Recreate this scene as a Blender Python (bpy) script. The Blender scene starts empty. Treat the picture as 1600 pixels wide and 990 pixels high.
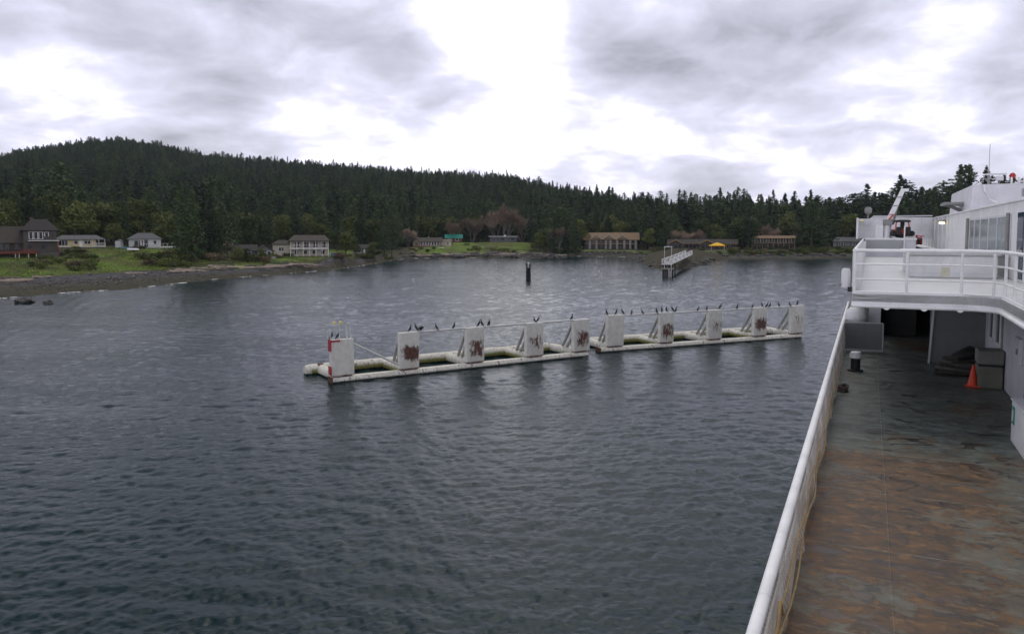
import bpy, math, random
import numpy as np
from mathutils import Vector, Matrix, noise as mnoise

# ------------------------------------------------------------------ camera, sky, sun
S = bpy.context.scene
COL = S.collection
R = math.radians
EYE = 11.0                      # camera height above the water
FPX = 1250.0                    # focal length in photograph pixels (1600 wide)
PITCH = math.atan(88 / FPX)     # optical axis a little below the horizon

cam_d = bpy.data.cameras.new('camera')
cam = bpy.data.objects.new('camera', cam_d)
COL.objects.link(cam)
cam.location = (0, 0, EYE)
cam.rotation_euler = (math.pi / 2 - PITCH, 0, 0)
cam_d.sensor_width = 36
cam_d.lens = FPX / 1600 * 36
cam_d.shift_y = -45 / 1600
cam_d.clip_start = 0.05
cam_d.clip_end = 20000
S.camera = cam

S.view_settings.view_transform = 'Standard'
S.view_settings.look = 'None'
S.view_settings.gamma = 1
S.view_settings.use_curve_mapping = False
S.view_settings.exposure = 0.3
S.cycles.max_bounces = 6
S.cycles.volume_bounces = 1
S.cycles.transparent_max_bounces = 12
S.cycles.use_denoising = True

SUN_EL, SUN_AZ = 58.0, 8.0      # bright patch of cloud ahead of the camera
wd = bpy.data.worlds.new('World')
S.world = wd
wd.use_nodes = True
wn = wd.node_tree
wn.nodes.clear()
def WN(t, **kw):
    n = wn.nodes.new(t)
    for k, v in kw.items():
        setattr(n, k, v)
    return n
def wmath(op, a, b=None, clamp=False):
    n = WN('ShaderNodeMath', operation=op, use_clamp=clamp)
    for i, x in enumerate((a, b)):
        if x is None: continue
        if isinstance(x, (int, float)): n.inputs[i].default_value = x
        else: wn.links.new(x, n.inputs[i])
    return n.outputs[0]
sky = WN('ShaderNodeTexSky', sky_type='NISHITA', sun_disc=False)
sky.sun_elevation = R(SUN_EL)
sky.sun_rotation = R(SUN_AZ)
tc = WN('ShaderNodeTexCoord')
sep = WN('ShaderNodeSeparateXYZ')
wn.links.new(tc.outputs['Generated'], sep.inputs[0])
zz = wmath('ADD', wmath('MAXIMUM', sep.outputs[2], 0.0), 0.30)
cmb = WN('ShaderNodeCombineXYZ')
wn.links.new(wmath('DIVIDE', sep.outputs[0], zz), cmb.inputs[0])
wn.links.new(wmath('DIVIDE', sep.outputs[1], zz), cmb.inputs[1])
def wnoise(scale, detail, rough, dist, off):
    mp = WN('ShaderNodeMapping')
    mp.inputs['Location'].default_value = off
    wn.links.new(cmb.outputs[0], mp.inputs[0])
    n = WN('ShaderNodeTexNoise')
    n.inputs['Scale'].default_value = scale
    n.inputs['Detail'].default_value = detail
    n.inputs['Roughness'].default_value = rough
    n.inputs['Distortion'].default_value = dist
    wn.links.new(mp.outputs[0], n.inputs['Vector'])
    return n.outputs['Fac']
n_big = wnoise(1.5, 6, 0.52, 0.2, (3.1, 1.7, 0))
n_small = wnoise(4.2, 8, 0.56, 0.35, (7.3, 2.2, 4))
dens = wmath('ADD', wmath('MULTIPLY', n_big, 0.85), wmath('MULTIPLY', n_small, 0.75))   # about 0.82 on average
def lobe(px, py, k, w):
    d = Vector(((px - 800) / FPX, 1.0, (362 - py) / FPX)).normalized()
    vm = WN('ShaderNodeVectorMath', operation='DOT_PRODUCT')
    wn.links.new(tc.outputs['Generated'], vm.inputs[0])
    vm.inputs[1].default_value = d
    return wmath('MULTIPLY', wmath('POWER', wmath('MAXIMUM', vm.outputs['Value'], 0.0), k), w)
# thin places of the cloud deck (directions in the sky where the light breaks through)
LOBES = [(785, 20, 330, 0.30), (795, 130, 300, 0.24), (900, 215, 300, 0.15), (1040, 220, 420, 0.10), (1200, 245, 360, 0.09), (1330, 268, 260, 0.06),
         (490, 165, 500, 0.16), (70, 150, 420, 0.10), (1450, 40, 500, 0.14), (560, 190, 500, 0.12), (720, 250, 260, 0.12),
         (210, 160, 120, -0.07), (1560, 120, 60, -0.05), (1100, 80, 420, -0.05), (330, 60, 60, -0.02), (600, 90, 220, -0.05), (965, 50, 420, -0.07), (1250, 90, 45, 0.055), (120, 80, 60, 0.02)]
tot = None
for l in LOBES:
    o = lobe(*l)
    tot = o if tot is None else wmath('ADD', tot, o)
hi_ = WN('ShaderNodeMapRange', interpolation_type='SMOOTHSTEP'); wn.links.new(sep.outputs[2], hi_.inputs['Value']); hi_.inputs['From Min'].default_value = .29; hi_.inputs['From Max'].default_value = .55
tot = wmath('SUBTRACT', tot, wmath('MULTIPLY', hi_.outputs[0], 0.34))      # unseen cloud overhead darkened so the water reflects less light
bk_ = WN('ShaderNodeMapRange', interpolation_type='SMOOTHSTEP'); wn.links.new(sep.outputs[1], bk_.inputs['Value']); bk_.inputs['From Min'].default_value = .25; bk_.inputs['From Max'].default_value = -.55
tot = wmath('ADD', tot, wmath('MULTIPLY', bk_.outputs[0], 0.24))      # unseen cloud behind the camera brightened to lift camera-facing surfaces
br = wmath('ADD', wmath('SUBTRACT', 1.285, dens), tot)           # about 0.5 average, higher = thinner
ramp = WN('ShaderNodeValToRGB')
cr = ramp.color_ramp
cr.elements[0].position = 0.16; cr.elements[0].color = (0.20, 0.205, 0.23, 1)
cr.elements[1].position = 0.86; cr.elements[1].color = (1.22, 1.20, 1.23, 1)
e = cr.elements.new(0.34); e.color = (0.425, 0.42, 0.50, 1)
e = cr.elements.new(0.44); e.color = (0.515, 0.51, 0.605, 1)
e = cr.elements.new(0.57); e.color = (0.67, 0.66, 0.81, 1)
e = cr.elements.new(0.68); e.color = (0.92, 0.91, 1.03, 1)
wn.links.new(br, ramp.inputs[0])
bg1 = WN('ShaderNodeBackground'); bg1.inputs[1].default_value = 0.10
bg2 = WN('ShaderNodeBackground'); bg2.inputs[1].default_value = 1.08
wn.links.new(sky.outputs[0], bg1.inputs[0])
wn.links.new(ramp.outputs[0], bg2.inputs[0])
mx = WN('ShaderNodeMixShader'); mx.inputs[0].default_value = 0.93
wn.links.new(bg1.outputs[0], mx.inputs[1]); wn.links.new(bg2.outputs[0], mx.inputs[2])
wo = WN('ShaderNodeOutputWorld'); wn.links.new(mx.outputs[0], wo.inputs[0])

sun_d = bpy.data.lights.new('sun', 'SUN')
sun_d.energy = 1.0
sun_d.angle = R(40)
sun_d.color = (1.0, 0.96, 0.9)
sun = bpy.data.objects.new('sun', sun_d)
COL.objects.link(sun)
sun.rotation_euler = (R(90 - SUN_EL), 0, R(180 - SUN_AZ))       # light comes from ahead, high up

# ------------------------------------------------------------------ survey helpers
cp, sp_ = math.cos(PITCH), math.sin(PITCH)
def ray(px, py):
    a, b = (px - 800) / FPX, (450 - py) / FPX
    return Vector((a, cp + b * sp_, -sp_ + b * cp))
def W(px, py, z=0.0):           # the point of height z seen in that direction
    d = ray(px, py); t = (z - EYE) / d.z
    return Vector((0, 0, EYE)) + d * t
def A(px, py, Y):               # the point Y metres ahead seen in that direction
    d = ray(px, py); return Vector((0, 0, EYE)) + d * (Y / d.y)
def proj(P):
    y, z = P[1], P[2] - EYE
    dep = y * cp - z * sp_
    return 800 + FPX * P[0] / dep, 450 - FPX * (y * sp_ + z * cp) / dep

# ------------------------------------------------------------------ mesh helpers
class MB:
    def __init__(s): s.v = []; s.f = []
    def add(s, vs, fs):
        n = len(s.v); s.v += [tuple(p) for p in vs]; s.f += [tuple(i + n for i in f) for f in fs]; return s
    def boxb(s, x0, x1, y0, y1, z0, z1):
        return s.add([(x0,y0,z0),(x1,y0,z0),(x1,y1,z0),(x0,y1,z0),(x0,y0,z1),(x1,y0,z1),(x1,y1,z1),(x0,y1,z1)],
                     [(3,2,1,0),(4,5,6,7),(0,1,5,4),(1,2,6,5),(2,3,7,6),(3,0,4,7)])
    def loft(s, pts, rad, seg=8, sx=1.0, closed=True, up=None):
        pts = [Vector(p) for p in pts]; n = len(s.v); m = len(pts)
        for i, p in enumerate(pts):
            t = (pts[min(i+1, m-1)] - pts[max(i-1, 0)]).normalized()
            ref = Vector(up) if up else (Vector((0,0,1)) if abs(t.z) < 0.9 else Vector((0,1,0)))
            a = t.cross(ref).normalized(); b = a.cross(t)
            r = rad[i] if hasattr(rad, '__len__') else rad
            for k in range(seg):
                th = 2*math.pi*k/seg
                s.v.append(tuple(p + a*(math.cos(th)*r*sx) + b*(math.sin(th)*r)))
        for i in range(m-1):
            for k in range(seg):
                k2 = (k+1) % seg
                s.f.append((n+i*seg+k, n+i*seg+k2, n+(i+1)*seg+k2, n+(i+1)*seg+k))
        if closed:
            s.f.append(tuple(n+k for k in reversed(range(seg))))
            s.f.append(tuple(n+(m-1)*seg+k for k in range(seg)))
        return s
    def tube(s, p0, p1, r, seg=8, r1=None): return s.loft([p0, p1], [r, r if r1 is None else r1], seg)
    def bar(s, p0, p1, w, h):              # square bar between two points
        p0, p1 = Vector(p0), Vector(p1); t = (p1-p0).normalized()
        ref = Vector((0,0,1)) if abs(t.z) < 0.95 else Vector((0,1,0))
        a = t.cross(ref).normalized()*w/2; b = a.cross(t).normalized()*h/2
        vs = [p0-a-b, p0+a-b, p0+a+b, p0-a+b, p1-a-b, p1+a-b, p1+a+b, p1-a+b]
        return s.add(vs, [(3,2,1,0),(4,5,6,7),(0,1,5,4),(1,2,6,5),(2,3,7,6),(3,0,4,7)])
    def lathe(s, prof, c=(0,0,0), seg=16):
        n = len(s.v); m = len(prof)
        for r, z in prof:
            for k in range(seg):
                th = 2*math.pi*k/seg
                s.v.append((c[0]+r*math.cos(th), c[1]+r*math.sin(th), c[2]+z))
        for i in range(m-1):
            for k in range(seg):
                k2 = (k+1) % seg
                s.f.append((n+i*seg+k, n+i*seg+k2, n+(i+1)*seg+k2, n+(i+1)*seg+k))
        s.f.append(tuple(n+k for k in reversed(range(seg)))); s.f.append(tuple(n+(m-1)*seg+k for k in range(seg)))
        return s
    def prism(s, poly, axis, a0, a1):      # polygon in the two other axes, swept along axis
        n = len(poly)
        def mk(p, a): return {'x': (a, p[0], p[1]), 'y': (p[0], a, p[1]), 'z': (p[0], p[1], a)}[axis]
        vs = [mk(p, a0) for p in poly] + [mk(p, a1) for p in poly]
        fs = [tuple(range(n)), tuple(n+i for i in reversed(range(n)))]
        fs += [((i+1) % n, i, n+i, n+(i+1) % n) for i in range(n)]
        return s.add(vs, fs)
    def mesh(s, name, mat, smooth=False):
        me = bpy.data.meshes.new(name)
        me.from_pydata(s.v, [], s.f); me.update()
        if mat: me.materials.append(mat)
        if smooth:
            me.polygons.foreach_set('use_smooth', [True]*len(me.polygons))
        return me
    def build(s, name, mat, parent=None, smooth=False, bevel=0.0, loc=None, fix=True):
        me = s.mesh(name, mat, smooth)
        if fix:
            import bmesh
            bm = bmesh.new(); bm.from_mesh(me); bmesh.ops.recalc_face_normals(bm, faces=bm.faces); bm.to_mesh(me); bm.free()
        o = bpy.data.objects.new(name, me); COL.objects.link(o)
        if parent: o.parent = parent
        if loc is not None: o.location = loc
        if bevel:
            b = o.modifiers.new('bevel', 'BEVEL'); b.width = bevel; b.segments = 2; b.limit_method = 'ANGLE'
        if smooth:
            e_ = o.modifiers.new('split', 'EDGE_SPLIT'); e_.split_angle = R(40)
        return o
def tag(o, label=None, cat=None, group=None, kind=None):
    if label: o['label'] = label
    if cat: o['category'] = cat
    if group: o['group'] = group
    if kind: o['kind'] = kind
    return o
def thing(name, label, cat, loc=(0,0,0), rz=0.0, group=None):
    o = bpy.data.objects.new(name, None); COL.objects.link(o)
    o.empty_display_size = 0.3
    o.location = loc; o.rotation_euler = (0, 0, rz)
    return tag(o, label, cat, group)
def kids(o): return [c for c in KID.get(o.name, [])]
KID = {}
def reg(root):                 # remember the children of a thing that will be copied
    KID[root.name] = [c for c in bpy.data.objects if c.parent == root]
    for c in KID[root.name]: KID[c.name] = [g for g in bpy.data.objects if g.parent == c]
    return root
def dup(root, loc=None, rz=None, sc=None, label=None, group=None):
    r = root.copy(); COL.objects.link(r)
    if loc is not None: r.location = loc
    if rz is not None: r.rotation_euler = (0, 0, rz)
    if sc is not None: r.scale = sc if hasattr(sc, '__len__') else (sc, sc, sc)
    if label: r['label'] = label
    if group: r['group'] = group
    for ch in KID.get(root.name, []):
        c = ch.copy(); COL.objects.link(c); c.parent = r
        for g in KID.get(ch.name, []):
            d = g.copy(); COL.objects.link(d); d.parent = c
    return r

# ------------------------------------------------------------------ materials
class NT:
    def __init__(s, name):
        s.m = bpy.data.materials.new(name); s.m.use_nodes = True
        s.t = s.m.node_tree; s.t.nodes.clear()
        s.out = s.n('ShaderNodeOutputMaterial'); s.b = s.n('ShaderNodeBsdfPrincipled')
        s.l(s.b.outputs[0], s.out.inputs[0])
        s.tc = s.n('ShaderNodeTexCoord')
    def n(s, t, **kw):
        x = s.t.nodes.new(t)
        for k, v in kw.items(): setattr(x, k, v)
        return x
    def l(s, a, b): s.t.links.new(a, b)
    def put(s, x, inp):
        if isinstance(x, (int, float)): inp.default_value = x
        elif isinstance(x, (tuple, list)): inp.default_value = (*x, 1) if len(x) == 3 and len(inp.default_value) == 4 else x
        else: s.l(x, inp)
    def math(s, op, a, b=0.0, c=None, clamp=False):
        n = s.n('ShaderNodeMath', operation=op, use_clamp=clamp)
        s.put(a, n.inputs[0]); s.put(b, n.inputs[1])
        if c is not None: s.put(c, n.inputs[2])
        return n.outputs[0]
    def coord(s, scale=(1,1,1), off=(0,0,0), kind='Object', rnd=False):
        mp = s.n('ShaderNodeMapping')
        mp.inputs['Scale'].default_value = scale; mp.inputs['Location'].default_value = off
        s.l(s.tc.outputs[kind], mp.inputs[0])
        if rnd:
            oi = s.n('ShaderNodeObjectInfo'); va = s.n('ShaderNodeVectorMath', operation='SCALE')
            va.inputs[0].default_value = (37.0, 53.0, 71.0); s.l(oi.outputs['Random'], va.inputs['Scale'])
            ad = s.n('ShaderNodeVectorMath', operation='ADD')
            s.l(mp.outputs[0], ad.inputs[0]); s.l(va.outputs[0], ad.inputs[1]); return ad.outputs[0]
        return mp.outputs[0]
    def noise(s, co, scale, detail=5, rough=0.55, dist=0.0):
        n = s.n('ShaderNodeTexNoise'); s.l(co, n.inputs['Vector'])
        n.inputs['Scale'].default_value = scale; n.inputs['Detail'].default_value = detail
        n.inputs['Roughness'].default_value = rough; n.inputs['Distortion'].default_value = dist
        return n.outputs['Fac']
    def ss(s, x, lo, hi):
        n = s.n('ShaderNodeMapRange', interpolation_type='SMOOTHSTEP')
        s.put(x, n.inputs['Value']); n.inputs['From Min'].default_value = lo; n.inputs['From Max'].default_value = hi
        return n.outputs[0]
    def mix(s, f, a, b):
        n = s.n('ShaderNodeMix', data_type='RGBA')
        s.put(f, n.inputs[0]); s.put(a, n.inputs[6]); s.put(b, n.inputs[7]); return n.outputs[2]
    def xyz(s, kind='Object'):
        n = s.n('ShaderNodeSeparateXYZ'); s.l(s.tc.outputs[kind], n.inputs[0]); return n.outputs
    def attr(s, name):
        n = s.n('ShaderNodeAttribute', attribute_name=name); return n.outputs['Fac']
    def rnd(s):
        n = s.n('ShaderNodeObjectInfo'); return n.outputs['Random']
    def bump(s, h, strength=0.3, dist=0.02):
        n = s.n('ShaderNodeBump'); s.put(h, n.inputs['Height'])
        n.inputs['Strength'].default_value = strength; n.inputs['Distance'].default_value = dist
        s.l(n.outputs[0], s.b.inputs['Normal'])
    def done(s, col=None, rough=None, metal=None):
        if col is not None: s.put(col, s.b.inputs['Base Color'])
        if rough is not None: s.put(rough, s.b.inputs['Roughness'])
        if metal is not None: s.put(metal, s.b.inputs['Metallic'])
        return s.m
def c3(c, k): return tuple(min(1, x*k) for x in c)
def plain(name, col, rough=0.6, var=0.25, scale=2.0, bump=0.15, dist=0.01, metal=0.0, rnd=False):
    t = NT(name); co = t.coord(rnd=rnd)
    a = t.noise(co, scale, 6, 0.6); b = t.noise(co, scale*7, 4, 0.6)
    f = t.math('ADD', t.math('MULTIPLY', a, 0.65), t.math('MULTIPLY', b, 0.35))
    f = t.ss(f, 0.3, 0.7)
    if bump: t.bump(b, bump, dist)
    return t.done(t.mix(f, c3(col, 1-var), c3(col, 1+var*0.6)), t.math('ADD', rough-0.06, t.math('MULTIPLY', a, 0.14)), metal)
def boards(name, col, axis=2, pitch=0.25, rough=0.75, var=0.3):      # clapboard / shingle courses
    t = NT(name); x = t.xyz(); co = t.coord()
    fr = t.math('FRACT', t.math('DIVIDE', x[axis], pitch))
    line = t.ss(fr, 0.0, 0.14)
    a = t.noise(co, 0.9, 6, 0.6); b = t.noise(t.coord((1,1,6) if axis == 2 else (6,1,1)), 3, 4, 0.6)
    f = t.ss(t.math('ADD', t.math('MULTIPLY', a, 0.5), t.math('MULTIPLY', b, 0.5)), 0.3, 0.7)
    base = t.mix(f, c3(col, 1-var), c3(col, 1+var*0.5))
    t.bump(fr, 0.6, 0.02); t.b.inputs['Specular IOR Level'].default_value = 0.2
    return t.done(t.mix(line, c3(col, 0.55), base), rough)
# ------------------------------------------------------------------ land: shoreline and heights
rng = np.random.default_rng(7)
random.seed(11)
SHORE_PX = [(0,467),(50,462),(100,458),(200,452),(260,445),(300,441),(340,436),(420,430),(520,422),(580,413),(612,407),(640,404),(700,403),(780,402.5),
            (850,403),(900,400.5),(985,402),(1000,408),(1012,416),(1040,423.5),(1072,420),(1100,413),(1116,408),(1150,405),(1250,405),(1330,403),(1600,400)]
SH = [(-420,-60),(-260,20),(-175,75)] + [tuple(W(x, y, 0)[:2]) for x, y in SHORE_PX] + [(420,330),(650,230),(1100,100)]
SHa = np.array(SH)
POLY = np.array(SH + [(3000,100),(3000,3000),(-3000,3000),(-3000,-60)])
def sdist(x, y):               # metres inland from the waterline, negative over water
    x = np.asarray(x, float); y = np.asarray(y, float)
    best = np.full(x.shape, 1e18)
    for (ax, ay), (bx, by) in zip(SHa[:-1], SHa[1:]):
        dx, dy = bx-ax, by-ay
        t = np.clip(((x-ax)*dx+(y-ay)*dy)/(dx*dx+dy*dy), 0, 1)
        best = np.minimum(best, (x-ax-t*dx)**2+(y-ay-t*dy)**2)
    ins = np.zeros(x.shape, bool); n = len(POLY)
    for i in range(n):
        ax, ay = POLY[i]; bx, by = POLY[(i+1) % n]
        c = (ay > y) != (by > y)
        with np.errstate(divide='ignore', invalid='ignore'):
            xx = ax+(y-ay)*(bx-ax)/(by-ay if by != ay else 1e-9)
        ins ^= c & (x < xx)
    return np.where(ins, 1, -1)*np.sqrt(best)
def K(tab):
    t = np.array(tab, float); return lambda p: np.interp(p, t[:,0], t[:,1])
kB = K([(-300,30),(0,28),(120,25),(220,21),(300,13),(360,7),(470,5),(600,5),(700,4),(820,6),(900,7),(1000,7),(1150,6),(1340,6),(1700,6)])      # beach width
kZ = K([(-300,1.6),(330,1.5),(470,1.3),(600,1.0),(900,1.1),(1340,1.1)])                                                                # height at the top of the beach
kH = K([(-300,7),(0,5.8),(90,6.2),(200,6.3),(280,5.0),(380,3.5),(500,3.2),(600,2.8),(680,3.8),(760,5.4),(830,5.0),(880,3.0),(930,2.5),(1100,2.6),(1340,3.0),(1700,4)])
kW = K([(-300,40),(200,38),(330,25),(470,16),(600,14),(680,34),(760,60),(830,50),(880,12),(930,7),(1100,8),(1340,8)])                   # bank width
RIDGE_Y = K([(-900,272),(-300,266),(-100,256),(0,247),(40,236),(100,228),(160,219),(200,218),(260,227),(320,239),(400,247),(480,251),(560,256),(640,261),(700,264),
            (800,268),(850,281),(900,288),(960,293),(1000,297),(1060,301),(1130,297),(1180,294),(1250,301),(1300,303),(1350,295),(1400,285),(1450,274),(1500,263),(1580,256),(1700,258),(2200,265)])
RIDGE_R = K([(-900,900),(0,1150),(400,1100),(800,950),(1000,720),(1200,560),(1400,450),(1700,430)])
CANOPY = K([(-900,17),(800,17),(1000,18),(1200,20),(1400,23),(1700,24)])
PADS = []                      # (x, y, radius, height): levelled ground under the houses
def pxof(x, y): return 800+FPX*np.asarray(x, float)/np.maximum(np.asarray(y, float), 20.0)
def sstep(t): t = np.clip(t, 0, 1); return t*t*(3-2*t)
def land(x, y, s=None):
    x = np.asarray(x, float); y = np.asarray(y, float)
    if s is None: s = sdist(x, y)
    p = pxof(x, y); B, Z, H, Wd = kB(p), kZ(p), kH(p), kW(p)
    h = np.where(s < 0, s*0.16, Z*np.clip(s/B, 0, 1)**0.8)
    h = h + (H-Z)*sstep((s-B)/Wd)
    r = y; RR = RIDGE_R(p)
    top = EYE+(362-RIDGE_Y(p))/FPX*RR-CANOPY(p)
    r0 = y-(s-B-Wd)+35
    t = (r-r0)/np.maximum(RR-r0, 50)
    ris = np.where(t < 1, 0.35*np.clip(t, 0, 1)+0.65*sstep(t), np.maximum(0, 1-0.6*(t-1)))
    h = h+np.where(s > B+Wd, (top-H)*ris, 0)
    for (ax, ay, rad, z) in PADS:
        w = sstep(1-(np.hypot(x-ax, y-ay)-rad)/14.0)
        h = h*(1-w)+z*w*(s > 2)+h*w*(s <= 2)
    return h
def G(x, y): return float(land(np.array([x]), np.array([y]))[0])

# house sites: px centre, px base line, metres ahead
SITES = dict(brown=(43,396,205), yellow=(125,386.5,238), white=(232,388,236), hedge=(395,404.5,226), cream=(478,401,250), hidden=(570,398,290),
             bung=(668,386,372), green=(709,379,398), low=(789,378.5,420), motel=(955,390,384), rest=(1097,390.5,362), lodge=(1208,389.5,372), grey=(1326,386,382),
             canopy=(1120.5,391,345), shed=(696.5,384,376))
SITE = {}
for k, (px, py, Y) in SITES.items():
    P = A(px, py, Y); SITE[k] = P
RADS = dict(brown=9, yellow=8, white=8, hedge=7, cream=9, hidden=6, bung=9, green=5, low=8, motel=14, rest=15, lodge=11, grey=9, canopy=4, shed=3)
PADS = [(P.x, P.y, RADS[k], P.z-(1.1 if k == 'brown' else 0)) for k, P in SITE.items()]

# ------------------------------------------------------------------ ground sheet
azs = np.radians(np.linspace(-64, 64, 760)); rs = np.exp(np.linspace(math.log(95), math.log(1900), 300))
AZ, RR_ = np.meshgrid(azs, rs)
GX, GY = np.sin(AZ)*RR_, np.cos(AZ)*RR_
Sd = sdist(GX, GY); GZ = land(GX, GY, Sd)
def fbm(x, y, f):              # cheap smooth noise for whole arrays
    o = np.zeros_like(x); r_ = np.random.default_rng(int(f*1000)+3); a = 1.0
    for i in range(14):
        th = r_.uniform(0, 6.28); k = f*(1+i*0.35); o += np.sin((x*math.cos(th)+y*math.sin(th))*k+r_.uniform(0, 6.28)+1.3*np.sin((x*math.sin(th)-y*math.cos(th))*k*0.7))/(1+0.2*i)
    return o/6.0
pG = pxof(GX, GY)
beachy = sstep((Sd+6)/6)*(1-sstep((Sd-kB(pG)-8)/10))
GZ = GZ+beachy*(0.10*fbm(GX, GY, 0.9)+0.16*fbm(GX, GY, 0.3))+0.22*fbm(GX, GY, 0.16)*sstep((Sd-kB(pG))/6)
spit = (pG > 985)*(pG < 1150)*(Sd > 0)*(GY < 318)
GZ = GZ+spit*np.clip(Sd, 0, 6)/6*(1.6+0.9*fbm(GX, GY, 0.8)+0.5*fbm(GX, GY, 2.1))
wob = 5*fbm(GX, GY, 0.12)+3*fbm(GX, GY, 0.45)
lawn = np.zeros_like(GX)
def lawn_zone(p0, p1, s0, s1):
    global lawn
    ins = sstep((pG-p0)/14)*sstep((p1-pG)/14)*sstep((Sd+wob*0.5-s0)/4)*sstep((s1-Sd-wob*0.5)/6)
    lawn = np.maximum(lawn, ins)
lawn_zone(-250, 92, 26, 75); lawn_zone(70, 350, 20, 64); lawn_zone(360, 560, 5.5, 48); lawn_zone(636, 712, 9, 45); lawn_zone(700, 838, 8, 82)
lawn_zone(880, 1000, 9, 26); lawn_zone(1030, 1160, 11, 24); lawn_zone(1180, 1240, 10, 20); lawn_zone(1290, 1400, 9, 30)
lawn_zone(1048, 1078, 4, 40)
nv = GX.size; V = np.stack([GX, GY, GZ], -1).reshape(-1, 3)
nr, na = GX.shape
idx = np.arange(nv).reshape(nr, na)
F = np.stack([idx[:-1,:-1], idx[:-1,1:], idx[1:,1:], idx[1:,:-1]], -1).reshape(-1, 4)
def np_mesh(name, V, F):
    me = bpy.data.meshes.new(name); F = np.asarray(F, np.int32); k = F.shape[1]
    me.vertices.add(len(V)); me.vertices.foreach_set('co', np.asarray(V, np.float32).ravel())
    me.loops.add(F.size); me.loops.foreach_set('vertex_index', F.ravel())
    me.polygons.add(len(F)); me.polygons.foreach_set('loop_start', np.arange(0, F.size, k, dtype=np.int32)); me.polygons.foreach_set('loop_total', np.full(len(F), k, np.int32))
    me.update(calc_edges=True); me.validate(); return me
keep = (GZ.reshape(-1)[F].max(1) > -2.5)
me = np_mesh('ground', V, F[keep])
for nm, arr in (('lawn', lawn), ('inland', np.clip(Sd/ (kB(pG)+1e-3), -1, 3)), ('spit', spit.astype(float))):
    at = me.attributes.new(nm, 'FLOAT', 'POINT'); at.data.foreach_set('value', arr.reshape(-1).astype(np.float32))
me.polygons.foreach_set('use_smooth', [True]*len(me.polygons))
t = NT('ground_soil')
co = t.coord(); n1 = t.noise(co, 0.08, 8, 0.6); n2 = t.noise(co, 0.6, 8, 0.65); n3 = t.noise(co, 4.0, 4, 0.6)
pz = t.xyz()[2]
mud = t.mix(t.ss(n2, 0.35, 0.65), (0.018, 0.017, 0.016), (0.085, 0.078, 0.07))
weed = t.mix(t.ss(n3, 0.3, 0.7), (0.016, 0.017, 0.008), (0.080, 0.070, 0.032))
inl = t.attr('inland')
low = t.math('SUBTRACT', 1.0, t.ss(t.math('ADD', inl, t.math('MULTIPLY', n2, 0.7)), 0.6, 1.05))
beach = t.mix(t.math('MULTIPLY', low, t.ss(n2, 0.3, 0.55)), mud, weed)
slate = t.mix(t.ss(n2, 0.35, 0.6), (0.030, 0.030, 0.034), (0.085, 0.085, 0.095))
beach = t.mix(t.math('MULTIPLY', t.ss(t.math('ADD', inl, t.math('MULTIPLY', n1, 0.4)), 0.75, 1.0), 0.75), beach, slate)
brush = t.mix(t.ss(n2, 0.35, 0.62), (0.020, 0.024, 0.010), (0.065, 0.055, 0.026))
brush = t.mix(t.ss(n1, 0.45, 0.62), brush, t.mix(n3, (0.03, 0.045, 0.012), (0.06, 0.085, 0.02)))
grs = t.mix(t.ss(n2, 0.3, 0.7), (0.055, 0.10, 0.012), (0.15, 0.23, 0.02))
grs = t.mix(t.math('MULTIPLY', t.ss(n1, 0.42, 0.6), 0.8), grs, t.mix(n3, (0.05, 0.045, 0.018), (0.12, 0.115, 0.03)))
n5 = t.noise(t.coord((1,1,1),(40,9,0)), 0.11, 4, .6); grs = t.mix(t.math('MULTIPLY', t.ss(n5, .5, .62), .75), grs, t.mix(n3, (0.028,.034,.012), (.06,.06,.02)))
up = t.mix(t.ss(t.math('ADD', t.attr('lawn'), t.math('MULTIPLY', t.math('SUBTRACT', n2, 0.5), 0.5)), 0.3, 0.6), brush, grs)
col = t.mix(t.ss(t.math('ADD', inl, t.math('MULTIPLY', t.math('SUBTRACT', n2, 0.5), 0.25)), 0.98, 1.12), beach, up)
rock = t.mix(t.ss(n3, 0.3, 0.65), (0.014, 0.012, 0.007), (0.062, 0.050, 0.026))
rock = t.mix(t.ss(n2, 0.5, 0.62), rock, (0.05, 0.048, 0.016))
col = t.mix(t.attr('spit'), col, rock)
t.bump(t.math('ADD', n2, t.math('MULTIPLY', n3, 0.4)), 0.8, 0.35)
t.b.inputs['Specular IOR Level'].default_value = 0.2
M_ground = t.done(col, 0.9)
me.materials.append(M_ground)
ground = bpy.data.objects.new('ground', me); COL.objects.link(ground); tag(ground, kind='structure')

# ------------------------------------------------------------------ sea: real wavelets near, ripples everywhere
azs = np.concatenate([np.linspace(-1.3, -.76, 60), np.linspace(-.75, .75, 900), np.linspace(.76, 1.3, 60)])
rs = np.concatenate([np.exp(np.linspace(math.log(5), math.log(150), 900)), np.linspace(150.6, 400, 420), np.exp(np.linspace(math.log(404), math.log(12000), 60))])
AZ, RW = np.meshgrid(azs, rs); WX, WY = np.sin(AZ)*RW, np.cos(AZ)*RW
dr = np.gradient(rs)[:,None]*np.ones_like(WX)+4*(np.abs(AZ) > .752); WZ = np.zeros_like(WX)
wr = np.random.default_rng(5)
for i in range(96):
    lam = math.exp(wr.uniform(math.log(0.24), math.log(2.4))); k = 2*math.pi/lam
    th = math.pi*1.5+wr.normal(0, 0.75)-0.25
    a = 0.0040*lam**0.58*wr.uniform(0.5, 1.3)
    fade = np.clip(2.2-4.4*dr/lam, 0, 1)
    ph = k*(WX*math.cos(th)+WY*math.sin(th))+wr.uniform(0, 6.28)+0.9*np.sin(0.07*WX+0.05*WY*(1+i % 3)+i)
    WZ += fade*a*(np.sin(ph)+0.18*np.cos(2*ph))
nr, na = WX.shape; idx = np.arange(nr*na).reshape(nr, na)
F = np.stack([idx[:-1,:-1], idx[:-1,1:], idx[1:,1:], idx[1:,:-1]], -1).reshape(-1, 4)
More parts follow.
